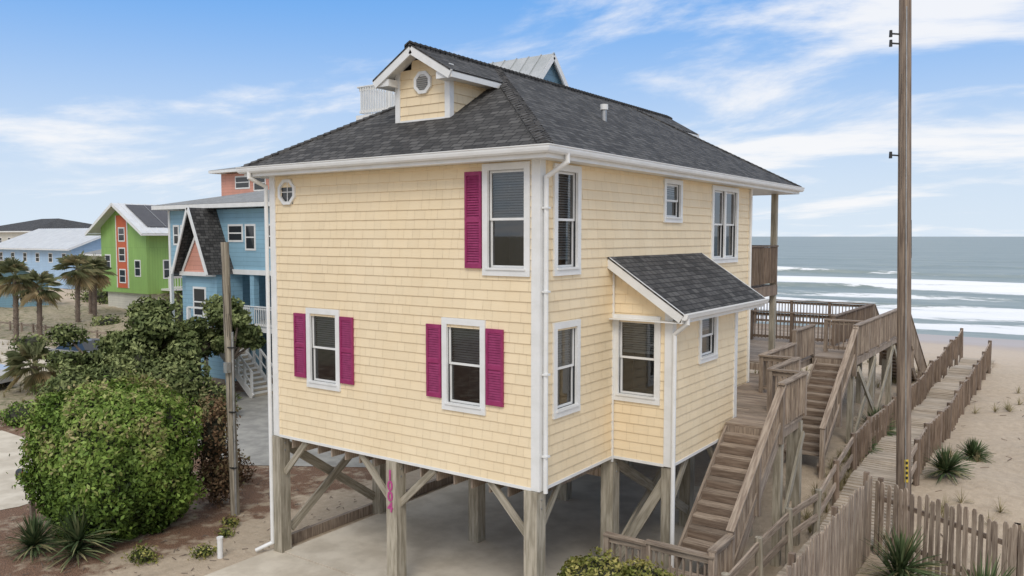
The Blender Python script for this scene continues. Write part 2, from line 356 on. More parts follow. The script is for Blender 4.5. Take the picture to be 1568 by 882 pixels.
def shutter(mb,O,a,n,u0,u1,z0,z1):
    f=.045
    mb.obox(O,a,n,u0,u1,z0,z1,.022,.034,'shutter')
    mb.obox(O,a,n,u0,u0+f,z0,z1,.034,.062,'shutter'); mb.obox(O,a,n,u1-f,u1,z0,z1,.034,.062,'shutter')
    zm=z0+(z1-z0)*.5
    for q0,q1 in ((z0,z0+.08),(zm-.04,zm+.04),(z1-.07,z1)): mb.obox(O,a,n,u0+f,u1-f,q0,q1,.034,.060,'shutter')
    for q0,q1 in ((z0+.08,zm-.04),(zm+.04,z1-.07)):
        z=q0
        while z<q1-.02:
            p=[O+a*(u0+f)+n*.058+V((0,0,z)),O+a*(u1-f)+n*.058+V((0,0,z)),O+a*(u1-f)+n*.035+V((0,0,z+.045)),O+a*(u0+f)+n*.035+V((0,0,z+.045))]
            mb.face(p,'shutter'); z+=.045
Z0,Z1=2.63,8.26; XL=-6.84; YB=10.45
O=V((0,0,0)); nF=V((0,-1,0)); nR=V((1,0,0))
fw=[(-1.155,-.16,6.26,8.19),(-2.09,-1.10,3.78,5.47),(-5.77,-4.78,3.80,5.46)]
sw=[(.40,1.30,6.26,8.18),(.40,1.30,3.78,5.45),(4.84,5.80,7.24,8.18),(7.6,9.42,6.27,8.18)]
walls=MB(); win=MB()
wall(walls,O,X_,nF,XL,0,Z0,Z1,[hole(w) for w in fw]+[(-6.5,-6.14,7.69,8.05)])
wall(walls,O,Y_,nR,0,YB,Z0,Z1,[hole(w) for w in sw])
wall(walls,V((XL,0,0)),Y_,V((-1,0,0)),0,YB,Z0,Z1)
wall(walls,V((0,YB,0)),X_,V((0,1,0)),XL,0,Z0,Z1)
window(win,O,X_,nF,*fw[0],blind=.47); window(win,O,X_,nF,*fw[1],blind=.5); window(win,O,X_,nF,*fw[2],blind=.5)
window(win,O,Y_,nR,*sw[0],blind=.9); window(win,O,Y_,nR,*sw[1],blind=.48); window(win,O,Y_,nR,*sw[2],blind=.3,tr=.1); window(win,O,Y_,nR,*sw[3],blind=.0,double=True)
oc=V((-6.32,0,7.87))
def octa(mb,c,a,n,r0,r1,d0,d1,mat,fill=None,fd=0):
    u=V((0,0,1)); A=[];B=[]
    for i in range(8):
        t=math.pi/8+i*math.pi/4; A.append(c+a*math.cos(t)*r0+u*math.sin(t)*r0); B.append(c+a*math.cos(t)*r1+u*math.sin(t)*r1)
    for i in range(8):
        j=(i+1)%8
        mb.face([A[i]+n*d1,A[j]+n*d1,B[j]+n*d1,B[i]+n*d1],mat); mb.face([B[i]+n*d0,B[j]+n*d0,B[j]+n*d1,B[i]+n*d1],mat); mb.face([A[i]+n*d0,A[j]+n*d0,A[j]+n*d1,A[i]+n*d1],mat)
    if fill: mb.face([p+n*fd for p in A],fill)
octa(win,oc,X_,nF,.215,.285,-.03,.06,'white','dglass',.012)
win.obox(oc,X_,nF,-.009,.009,-.2,.2,.013,.024,'white'); win.obox(oc,X_,nF,-.2,.2,-.009,.009,.013,.022,'white')
sh=MB()
for u0,u1,z0,z1 in ((-1.54,-1.175,6.38,8.07),(-2.46,-2.11,3.98,5.33),(-1.08,-.71,3.98,5.33),(-6.15,-5.79,3.98,5.33),(-4.76,-4.39,3.98,5.33)): shutter(sh,O,X_,nF,u0,u1,z0,z1)
sh.build('shutters',house)
# bump-out
BX,BY0,BY1=1.22,2.65,6.05
OB=V((0,BY0,0)); OS=V((BX,0,0))
bw=(.02,1.01,3.76,5.44); bs=(3.9,4.88,4.40,5.42)
def bfront(z): return (0,min(BX,(6.44-z)/.66))
wall(walls,OB,X_,nF,0,BX,Z0,6.40,[hole(bw)],bfront)
wall(walls,OS,Y_,nR,BY0,BY1,Z0,5.66,[hole(bs,.1)])
wall(walls,V((0,BY1,0)),X_,V((0,1,0)),0,BX,Z0,6.40,(),bfront)
window(win,OB,X_,nF,*bw,blind=.42); window(win,OS,Y_,nR,*bs,blind=.35,tr=.1)
# dormers
XC=-3.42; S=.59; EZ=8.43; E0,E1=-7.24,.40; F0,F1=-.40,13.65; RZ=EZ+S*3.82; R0,R1=F0+3.82,F1-3.82
DE=.97; DZ=RZ-S*DE; DW=.68
def dclip(z): hw=min(DW,(RZ-.07-z)/S); return (XC-hw,XC+hw)
def dfr(z): return (1.0,F0+(z-EZ)/S+.25)
def dfb(z): return (F1-(z-EZ)/S-.25,F1-1.4)
for yy,n in ((1.0,nF),(F1-1.4,V((0,1,0)))):
    wall(walls,V((0,yy,0)),X_,n,XC-DW,XC+DW,9.2,RZ-.09,(),dclip)
for sx,n in ((XC+DW,nR),(XC-DW,V((-1,0,0)))):
    wall(walls,V((sx,0,0)),Y_,n,0,1,9.2,10.22,(),dfr); wall(walls,V((sx,0,0)),Y_,n,0,1,9.2,10.22,(),dfb)
walls.build('siding_walls',house)
octa(win,V((XC+.03,1.0,9.98)),X_,nF,.165,.235,0,.065,'white','white',.034)
for i in range(7):
    z=-.13+i*.04; w=min(.15,.2-abs(z)*.6); win.beam(V((XC+.03-w,.95,9.98+z)),V((XC+.03+w,.95,9.98+z)),.03,.01,'galv',up=(0,-.6,.8))
win.build('windows',house)
# trims
t=MB()
def corner(x,y,sx,sy,z0,z1,w=.125):
    ax,bx=sorted((x+sx*.042,x-sx*w)); ay,by=sorted((y+sy*.042,y-sy*w)); t.box(ax,bx,ay,by,z0,z1,'white')
for x,sx in ((0,1),(XL,-1)):
    corner(x,0,sx,-1,Z0-.02,Z1-.02,.13); corner(x,YB,sx,1,Z0-.02,Z1-.02,.12)
corner(BX,BY0,1,-1,Z0-.02,5.58,.12); corner(BX,BY1,1,1,Z0-.02,5.58,.12)
t.box(XL+.13,-.131,-.034,-.0,Z0-.035,Z0+.02,'white'); t.box(0,.034,.132,BY0-.01,Z0-.035,Z0+.02,'white')
t.box(.0,BX-.121,BY0-.034,BY0,Z0-.035,Z0+.02,'white'); t.box(BX,BX+.034,BY0+.121,BY1-.121,Z0-.035,Z0+.02,'white')
for sx in (XC-DW,XC+DW):
    a,bb=sorted((sx+(.036 if sx>XC else -.036),sx-(.09 if sx>XC else -.09))); t.box(a,bb,.962,1.09,9.24,10.28,'white')
t.box(XC-DW+.09,XC+DW-.09,.966,1.0,9.19,9.27,'white')
t.box(.002,.045,BY0-.075,BY0-.04,Z0-.1,6.3,'white')
t.box(E0+.02,E1-.02,F0+.02,-.0-.021,8.215,8.235,'white'); t.box(.021,E1-.02,-.02,YB+.0,8.215,8.235,'white'); t.box(E0+.02,XL-.021,-.02,YB,8.215,8.235,'white')
t.box(E0+.02,E1-.02,YB+.021,F1-.02,8.215,8.235,'white')
for (p0,p1,o) in (((E0,F0),(E1,F0),(0,-1,0)),((E1,F0),(E1,F1),(1,0,0)),((E1,F1),(E0,F1),(0,1,0)),((E0,F1),(E0,F0),(-1,0,0))):
    P0=(p0[0],p0[1],0);P1=(p1[0],p1[1],0)
    t.extr([(-.02,8.20),(.0,8.20),(.0,8.412),(-.02,8.412)],P0,P1,o,'white')
    t.extr([(.002,8.27),(.075,8.27),(.10,8.30),(.112,8.345),(.112,8.375),(.125,8.385),(.125,8.40),(.002,8.395)],P0,P1,o,'white')
for y0,sg in ((.65,1),(F1-1.05,-1)):
    for s in (-1,1):
        p0=V((XC,y0,RZ-.11)); p1=V((XC+s*(DE+.02),y0,DZ-.12)); t.beam(p0,p1,.04,.17,'white',up=(0,0,1))
        ye=y0+sg*.02; yi=(F0+(DZ-EZ)/S) if sg>0 else (F1-(DZ-EZ)/S)
        a,bb=sorted((ye,yi)); c0,c1=sorted((XC+s*DE,XC+s*(DE+.035))); t.box(c0,c1,a,bb+.15,DZ-.17,DZ-.02,'white')
        c0,c1=sorted((XC+s*(DW+.02),XC+s*DE)); t.box(c0,c1,a,bb,DZ-.15,DZ-.13,'white')
        c0,c1=sorted((XC+s*(DW-.06),XC+s*DE)); a,bb=sorted((ye+sg*.002,ye+sg*.34)); t.box(c0,c1,a,bb,DZ-.17,DZ-.03,'white')
    for s in (-1,1):
        yy=y0+sg*.35
        t.face([(XC,y0,RZ-.10),(XC+s*DE,y0,DZ-.10),(XC+s*DE,yy,DZ-.10),(XC,yy,RZ-.10)],'white')
RX,RY0,RY1=1.53,2.38,7.0
t.beam(V((0.0,RY0,6.46)),V((RX,RY0,6.46-.66*RX)),.03,.19,'white'); t.beam(V((0.0,RY1,6.46)),V((RX,RY1,6.46-.66*RX)),.03,.19,'white')
ez=6.56-.66*RX
t.box(RX-.02,RX,RY0+.02,RY1-.02,ez-.2,ez-.02,'white'); t.box(0.03,RX-.02,RY0+.02,RY0+.25,ez-.2,ez-.18,'white'); t.box(BX+.03,RX-.02,RY0+.25,RY1-.02,ez-.2,ez-.18,'white')
t.face([(0,RY0+.01,6.42),(RX-.02,RY0+.01,6.42-.66*RX),(RX-.02,BY0,6.42-.66*RX),(0,BY0,6.42)],'white')
t.extr([(.002,-.13),(.075,-.13),(.10,-.10),(.112,-.06),(.125,-.03),(.125,-.015),(.002,-.02)],(RX,RY0,ez),(RX,RY1,ez),(1,0,0),'white',0,0)
t.build('trim_and_gutters',house)
d=MB()
def pipe(pts,w=.085):
    for a,bb in zip(pts[:-1],pts[1:]):
        a=V(a);bb=V(bb); e=(bb-a).normalized()*.02; d.cyl(a-e,bb+e,w/2,w/2,10,'white')
pipe([(.46,.14,8.29),(.46,.14,8.16),(.10,.06,7.92),(.10,.06,2.60)])
pipe([(-7.0,F0-.06,8.28),(-7.0,F0-.06,8.17),(-6.93,-.09,8.0),(-6.93,-.09,.22),(-7.15,-.35,.08)])
pipe([(RX+.06,RY0+.12,ez-.12),(RX+.06,RY0+.12,ez-.2),(BX+.09,BY0-.07,ez-.42),(BX+.09,BY0-.07,.3)])
pipe([(.06,YB-.1,8.2),(.06,YB-.1,3.)],.07)
for z in (7.4,6.0,4.6,3.2): d.box(.05,.16,.005,.115,z,z+.03,'white')
d.build('downspouts',house)
# roof
r=MB()
r.face([(E0,F0,EZ),(E1,F0,EZ),(XC,R0,RZ)],'roof'); r.face([(E1,F0,EZ),(E1,F1,EZ),(XC,R1,RZ),(XC,R0,RZ)],'roof')
r.face([(E1,F1,EZ),(E0,F1,EZ),(XC,R1,RZ)],'roof'); r.face([(E0,F1,EZ),(E0,F0,EZ),(XC,R0,RZ),(XC,R1,RZ)],'roof')
r.extr([(-.02,8.405),(.045,8.398),(.045,8.425),(-.02,8.437)],(E0,F0,0),(E1,F0,0),(0,-1,0),'roof')
r.extr([(-.02,8.405),(.045,8.398),(.045,8.425),(-.02,8.437)],(E1,F0,0),(E1,F1,0),(1,0,0),'roof')
for s in (-1,1):
    for yf,yi,yr in ((.62,F0+(DZ-EZ)/S,R0),(F1-1.02,F1-(DZ-EZ)/S,R1)):
        p=[V((XC,yf,RZ)),V((XC+s*(DE+.04),yf,DZ-.024)),V((XC+s*(DE+.04),yi,DZ-.024)),V((XC,yr,RZ))]
        r.face(p,'roof'); q=[v-V((0,0,.035)) for v in p]; r.face(q,'roof'); r.face([p[0],p[1],q[1],q[0]],'roof'); r.face([p[1],p[2],q[2],q[1]],'roof')
def cap(p0,p1,w=.28):
    p0=V(p0);p1=V(p1); L=(p1-p0).length; n=int(L/.15); dd=(p1-p0)/n
    for i in range(n):
        a=p0+dd*i; bb=p0+dd*(i+1.15); sdir=dd.cross(V((0,0,1))).normalized()*w/2; dn=V((0,0,-.052 if abs(dd.z)>.01 else -.07))
        u=V((0,0,.04))
        r.face([a+sdir+dn+u,bb+sdir+dn+u*.5,bb+u*.5,a+u],'roof'); r.face([a+u,bb+u*.5,bb-sdir+dn+u*.5,a-sdir+dn+u],'roof')
        r.face([a+u,a+sdir+dn+u,a+sdir+dn,a],'roof'); r.face([a-sdir+dn+u,a+u,a,a-sdir+dn],'roof')
        r.face([a+sdir+dn+u,bb+sdir+dn+u*.5,bb+sdir+dn-u,a+sdir+dn-u],'roof'); r.face([a-sdir+dn+u,bb-sdir+dn+u*.5,bb-sdir+dn-u,a-sdir+dn-u],'roof')
for cx,cy in ((E1,F0),(E0,F0)): cap((cx,cy,EZ),(XC,R0,RZ))
for cx,cy in ((E1,F1),(E0,F1)): cap((cx,cy,EZ),(XC,R1,RZ))
cap((XC,.62,RZ+.02),(XC,F1-1.02,RZ+.02))
p=[V((0,RY0-.02,6.565)),V((RX+.04,RY0-.02,6.565-.66*(RX+.04))),V((RX+.04,RY1+.02,6.565-.66*(RX+.04))),V((0,RY1+.02,6.565))]
r.face(p,'roof'); q=[v-V((0,0,.035)) for v in p]; r.face(q[::-1],'roof'); r.face([q[0],q[1],p[1],p[0]],'roof'); r.face([q[1],q[2],p[2],p[1]],'roof')
r.cyl((-1.5,4.95,9.45),(-1.5,4.95,9.86),.06,.06,10,'galv'); r.cyl((-1.5,4.95,9.78),(-1.5,4.95,9.90),.09,.09,10,'white')
r.build('shingle_roof',house)
# structure below
s=MB()
s.box(XL+.05,-.03,.05,YB-.05,2.58,2.62,'wood'); s.box(-.03,BX-.04,BY0+.04,BY1-.04,2.58,2.62,'wood')
x=XL+.4
while x<-.2: s.box(x-.02,x+.02,.1,YB-.1,2.36,2.58,'wood'); x+=.41
posts=[(XL+.06,.06),(-3.36,.06),(-.12,.06),(XL+.06,3.1),(-3.6,2.95),(-.1,BY0+.1),(XL+.06,6.6),(-3.5,6.6),(-.1,6.6),(XL+.06,10.2),(-3.5,10.2),(-.1,10.2)]
for (x,y) in posts: s.beam((x,y,0),(x,y,2.60 if y<.2 or x>-.2 or x<-6 else 2.36),.27,.27,'post',up=(0,1,0))
for y in (2.95,6.6,10.0): s.box(XL+.2,-.1,y-.1,y+.1,2.1,2.355,'wood')
def br(a,bb,w=.13): s.beam(a,bb,.05,w,'post')
br((XL+.0,.25,2.35),(XL+.0,2.95,.45),.2); br((XL+.12,.25,.5),(XL+.12,2.95,2.35),.2)
br((-3.36-.95,.06,2.58),(-3.36-.1,.06,1.75)); br((-3.36+1.0,.06,2.58),(-3.36+.1,.06,1.75)); br((-.12-.95,.06,2.58),(-.25,.06,1.75)); br((XL+.9,.06,2.58),(XL+.2,.06,1.8))
br((-.12,.9,2.58),(-.12,.2,1.8)); br((-3.6,2.1,2.4),(-3.6,2.85,1.7))
br((-.1,2.9,.5),(-.1,6.4,2.4),.2); br((.0,2.9,2.4),(.0,6.4,.5),.2); br((.1,2.72,.6),(1.15,2.72,2.4),.2)
s.beam((BX-.08,BY0+.1,0),(BX-.08,BY0+.1,2.58),.2,.2,'post',up=(0,1,0)); s.beam((BX-.08,BY1-.1,0),(BX-.08,BY1-.1,2.58),.2,.2,'post',up=(0,1,0))
br((BX-.08,BY0+.2,1.8),(BX-.08,BY0+.95,2.55)); br((BX-.08,BY1-.2,1.4),(BX-.08,BY1-1.3,2.55))
s.box(XL-.18,XL-.08,.3,9.6,0,.24,'wood'); s.box(XL+.2,-3.8,9.62,9.72,0,.24,'wood')
for (x,y) in posts[:6]:
    for z in (2.3,2.45): s.cyl((x-.15,y,z),(x+.15,y,z),.018,.018,6,'galv'); 
s.build('pilings_and_braces',house)
for i,ch in enumerate('1004'):
    cu=bpy.data.curves.new('digit','FONT'); cu.body=ch; cu.size=.27; cu.extrude=.008; cu.offset=.006; cu.align_x='CENTER'
    ob=bpy.data.objects.new('house_number_digit',cu); scene.collection.objects.link(ob); ob.location=(-3.38,-.085,2.24-i*.21); ob.rotation_euler=(math.pi/2,0,0); cu.materials.append(M['numb']); ob.parent=house
pp=MB()
pp.box(XL,0,YB+.03,13.0,5.42,5.5,'woodd'); pp.box(XL,0,12.9,13.0,5.2,5.42,'woodd'); pp.box(-.06,.0,YB+.05,12.9,5.2,5.42,'woodd')
for x in (-.1,-3.4,XL+.1): pp.beam((x,12.9,3.),(x,12.9,8.2),.16,.16,'post',up=(0,1,0))
RC=[0]
def railing(mb,p0,p1,h=.95,mat='wood',sp=.125,bwid=.04,post=True,cap=True,pw=.1,floor0=.08,postdown=0,skip=False):
    RC[0]+=1; e=(RC[0]%5)*.0035
    p0=V(p0);p1=V(p1); dd=p1-p0; L=V((dd.x,dd.y,0)).length; n=max(1,round(L/1.6)); up=V((0,0,1)); h+=e
    al=V((dd.x,dd.y,0)).normalized()
    if post:
        for i in range(1 if skip else 0,n+1):
            q=p0+dd*i/n; mb.beam(q-up*postdown,q+up*(h-.022),pw+e,pw+e,mat,up=al)
    if cap: mb.beam(p0+up*h-al*.06,p1+up*h+al*(.06-e),.15,.04,mat)
    mb.beam(p0+up*(h-.09),p1+up*(h-.09),.04-e/2,.09,mat); mb.beam(p0+up*(floor0+.05+e),p1+up*(floor0+.05+e),.04-e/2,.09,mat)
    k=int(L/sp); side=al.cross(up)*(.036)
    for i in range(1,k):
        q=p0+dd*i/k; mb.beam(q+side+up*floor0,q+side+up*(h-.04),bwid,.03,mat,up=al)
railing(pp,(-.05,YB+.1,5.5),(-.05,12.9,5.5),1.15,'woodd',bwid=.085); railing(pp,(-.05,12.9,5.5),(XL,12.9,5.5),1.15,'woodd',skip=True)
pp.build('upper_porch',house)
# ------------------------------------------------------------------ decks and stairs
deck=empty('wooden_deck')
PC=[0]
def planks(mb,x0,x1,y0,y1,z,mat='wood'):
    PC[0]+=1; e=(PC[0]%7)*.003; z=z-e
    w=.14;g=.008; y=y0
    while y<y1-.02: mb.beam((x0,min(y+w/2,y1-w/2),z-.02+random.uniform(-.002,.002)),(x1,min(y+w/2,y1-w/2),z-.02),w-g,.04,mat); y+=w
    for x in (x0+.06+e,x1-.06-e): mb.box(x-.03,x+.03,y0,y1,z-.24,z-.045,mat)
    mb.box(x0+e,x1-e,y0-.04-e,y0-e,z-.24,z-.045,mat)
def stairs(mb,x0,x1,ytop,ztop,ybot,zbot,n,mat='wood'):
    ru=(ybot-ytop)/n; ri=(ztop-zbot)/n
    for i in range(1,n):
        y=ytop+ru*(i-.5); z=ztop-ri*i
        mb.beam((x0+.056,y,z-.02),(x1-.056,y,z-.02),abs(ru)+.03,.045,mat)
        mb.beam((x0+.056,y-ru*.45,z+ri*.45),(x1-.056,y-ru*.45,z+ri*.45),.02,ri*.75,'woodd')
    for x in (x0+.03,x1-.03): mb.beam((x,ytop,ztop-.16),(x,ybot,zbot-.16),.05,.30,mat)
k=MB(); DZK=2.95
planks(k,BX+.05,2.45,5.4,7.05,DZK); planks(k,0.03,1.7,7.06,9.2,DZK); planks(k,0.03,.8,9.21,12.0,DZK); planks(k,-6.8,.02,YB+.05,12.0,DZK)
planks(k,0.03,BX+.03,6.1,7.05,DZK)
planks(k,-6.8,.79,12.05,22.5,3.3); planks(k,.8,2.0,14.0,22.5,3.3)
stairs(k,1.28,2.42,5.4,DZK,2.55,.74,12)
planks(k,1.28,2.42,1.65,2.55,.74)
for (x,y,z) in ((1.35,1.75,.7),(2.36,1.75,.7),(2.36,2.45,.7),(1.35,2.45,.7),(2.38,5.5,2.9),(2.38,6.9,2.9),(1.3,6.9,2.9),(1.6,9.1,2.9),(.72,9.3,2.9),(.72,11.8,2.9),(1.9,14.1,3.2),(1.9,17,3.2),(1.9,20,3.2),(1.9,22.4,3.2),(.9,14.1,3.2),(.9,17,3.2),(.9,20,3.2),(.9,22.4,3.2),(-2,15,3.2),(-2,22.4,3.2),(-5,22.4,3.2),(-6.6,22.4,3.2),(-6.6,15,3.2)):
    k.beam((x,y,-.1),(x,y,z-.05),.16,.16,'post',up=(0,1,0))
k.beam((2.03,14.2,1.),(2.03,16.9,3.0),.05,.18,'post'); k.beam((2.08,14.2,3.0),(2.08,16.9,1.1),.05,.18,'post'); k.beam((2.03,17.2,1.),(2.03,19.9,3.0),.05,.18,'post'); k.beam((2.03,20.1,3.),(2.03,22.3,1.1),.05,.18,'post')
k.beam((2.5,5.5,1.0),(2.5,6.9,2.6),.05,.14,'post')
W='wood'
railing(k,(2.45,5.4,DZK),(2.45,2.55,.74),.92,W,postdown=.3); railing(k,(2.46,2.5,.74),(2.46,1.65,.74),.85,W,skip=True); railing(k,(2.45,1.64,.74),(1.28,1.64,.74),.76,W,skip=True)
railing(k,(1.20,1.63,.74),(.45,1.63,.74),.72,W,postdown=.7)
pth=[(2.45,5.4),(2.45,7.05),(1.7,7.05),(1.7,9.2),(.8,9.2),(.8,12.0)]
for a,bb in zip(pth[:-1],pth[1:]): railing(k,(*a,DZK),(*bb,DZK),.95,W,skip=True)
railing(k,(.8,12.1,3.3),(.8,14,3.3),.95,W)
stairs(k,.90,1.96,14.0,3.3,10.5,.95,13)
railing(k,(2.02,14.0,3.3),(2.02,10.5,.95),.95,W,postdown=.5)
railing(k,(.86,15.3,3.3),(1.94,15.3,3.3),1.0,W); railing(k,(2.0,14.1,3.3),(2.0,22.5,3.3),1.0,W,skip=True)
railing(k,(-6.8,22.5,3.3),(.7,22.5,3.3),1.0,'woodd'); railing(k,(-6.8,12,3.3),(-6.8,22.4,3.3),1.0,'woodd'); railing(k,(.8,16.5,3.3),(.8,22.4,3.3),1.0,'woodd')
railing(k,(-3.5,17.0,3.3),(.7,17.,3.3),1.0,'woodd')
stairs(k,.90,1.93,22.5,3.3,27.6,.1,18); railing(k,(2.0,22.6,3.3),(2.0,27.6,.25),1.0,W,postdown=.6,skip=True); railing(k,(.82,22.6,3.3),(.82,27.6,.25),1.0,W,postdown=.6)
for y,z in ((24,2.0),(25.8,.9)): 
    for x in (1.0,1.85): k.beam((x,y,-.5),(x,y,z),.15,.15,'post',up=(0,1,0))
k.build('deck_structure',deck)
# ------------------------------------------------------------------ beach access boardwalk
bwk=MB(); y=-3.
while y<34:
    z0=hz(3.4,y)+.12; bwk.beam((2.75+.02*random.random(),y,z0),(4.15 if y>7 else 3.85,y,z0+random.uniform(-.01,.01)),.145,.04,'woodl'); y+=.155
for xs_,ya,yb in ((2.72,1.5,34),(4.2,9.,31)):
    yy=ya; prev=None
    while yy<=yb:
        zg=hz(3.4,yy); hh=1.0+(.5*max(0,(yy-24)/10)); lean=random.uniform(-.06,.06)
        tip=V((xs_+lean,yy+random.uniform(-.05,.05),zg+hh+random.uniform(-.05,.05))); bwk.cyl((xs_,yy,zg-.4),tip+V((0,0,.12)),.085,.075,8,'woodd' if yy>9 else 'post')
        if prev:
            for dz in (-.02,-.48): bwk.beam(prev+V((0,0,dz)),tip+V((0,0,dz)),.045,.14,'wood')
            if yy>11:
                for q in (.2,.4,.6,.8):
                    c=prev.lerp(tip,q); bwk.beam(c+V((.04,0,-.85)),c+V((.04,0,.05)),.09,.025,'woodd',up=(0,1,0))
        prev=tip; yy+=1.9
bwk.build('beach_boardwalk')
# ------------------------------------------------------------------ picket fences
def fence(name,pts,top=1.65):
    mb=MB()
    for (p,q) in zip(pts[:-1],pts[1:]):
        p=V((*p,0));q=V((*q,0)); dd=q-p; L=dd.length; al=dd.normalized(); nn=al.cross(V((0,0,1)))
        n=int(L/.148)
        for i in range(n+1):
            c=p+al*(i*.148+.02+random.uniform(-.012,.012)); zg=hz(c.x,c.y)+.04; hh=top+random.uniform(-.07,.06); w=.092+random.uniform(-.008,.008); ln=random.uniform(-.03,.03)
            a=c-al*w/2; bq=c+al*w/2; tp=al*ln
            zz=V((0,0,1)); P=[a+zz*zg,bq+zz*zg,bq+tp+zz*(zg+hh-.05),bq+tp-al*.022+zz*(zg+hh),a+tp+al*.022+zz*(zg+hh),a+tp+zz*(zg+hh-.05)]
            F=[v+nn*.012 for v in P]; B=[v-nn*.012 for v in P]; r0=random.random()*30
            vs=F+B; fc=[tuple(range(5,-1,-1)),tuple(range(6,12))]+[(j,(j+1)%6,6+(j+1)%6,6+j) for j in range(6)]
            uvs=[[(r0+(vs[j]-p).dot(al),vs[j].z) for j in f] for f in fc]
            mb.raw(vs,fc,'wood',uvs)
        for hz_ in (.45,1.25):
            mb.beam(p+V((0,0,hz(p.x,p.y)+hz_))-nn*.04,q+V((0,0,hz(q.x,q.y)+hz_))-nn*.04,.04,.09,'woodd')
        m_=max(1,round(L/2.4))
        for i in range(m_+1):
            c=p+dd*i/m_-nn*.112; mb.beam((c.x,c.y,0),(c.x,c.y,hz(c.x,c.y)+top+.05),.1,.1,'woodd',up=(0,1,0))
    return mb.build(name)
fence('wood_picket_fence',[(3.97,-4),(3.97,6.75)],1.72)
fence('wood_picket_fence',[(4.05,6.82),(6.6,5.25),(9.5,3.7)],1.6)
# ------------------------------------------------------------------ utility poles
def pole(name,x,y,h,r0,r1,kind,tx,ty):
    mb=MB(); zg=hz(x,y); mt='polem' if kind else 'polel'
    def C(z): f=z/h; return V((x+tx*f,y+ty*f,zg+z))
    mb.cyl((x,y,zg-.3),C(h),r0,r1,18,mt)
    for i in range(30):
        z=random.uniform(.5,h-1.5); a=random.uniform(0,6.28); z2=z+random.uniform(.3,1.3)
        o=[V((math.cos(a),math.sin(a),0))*(r0+(r1-r0)*q/h) for q in (z,z2)]
        mb.beam(C(z)+o[0],C(z2)+o[1],.006,.006,'black')
    if kind:
        for z in (10.95,11.9,12.3,10.75,8.4): 
            c=C(z); mb.beam(c+V((-.02,-.02,0)),c+V((-.25,-.17,.02)),.03,.03,'black'); mb.cyl(c+V((-.25,-.17,-.05)),c+V((-.25,-.17,.09)),.035,.03,8,'black')
        mb.beam(C(.5)+V((.06,-.155,0)),C(11.5)+V((.05,-.12,0)),.02,.02,'galv')
        M['ytag']=nmat('yellow_tag',(.75,.55,.05),(.7,.5,.05),3,.5,0)
        q=V((.075,-.145,0)); mb.beam(C(1.35)+q,C(1.85)+q,.075,.008,'ytag',up=(.45,-.9,0))
        q=V((.079,-.153,0))
        for j in range(4): mb.beam(C(1.42+j*.11)+q,C(1.48+j*.11)+q,.05,.008,'black',up=(.45,-.9,0))
    else:
        mb.cyl((x+.10,y-.06,zg),(x+.11,y-.06,zg+4.6),.028,.028,8,'galv'); mb.box(x-.05,x+.08,y-.22,y-.1,3.6,3.85,'galv')
        for z in (1.2,2.6,4.2): mb.box(x-.02,x+.15,y-.13,y-.02,z,z+.03,'black')
    return mb.build(name)
pole('utility_pole',4.43,7.92,13.6,.155,.115,True,-.31,-.22)
pole('utility_pole',-9.67,.95,6.8,.115,.095,False,-.1,-.07)
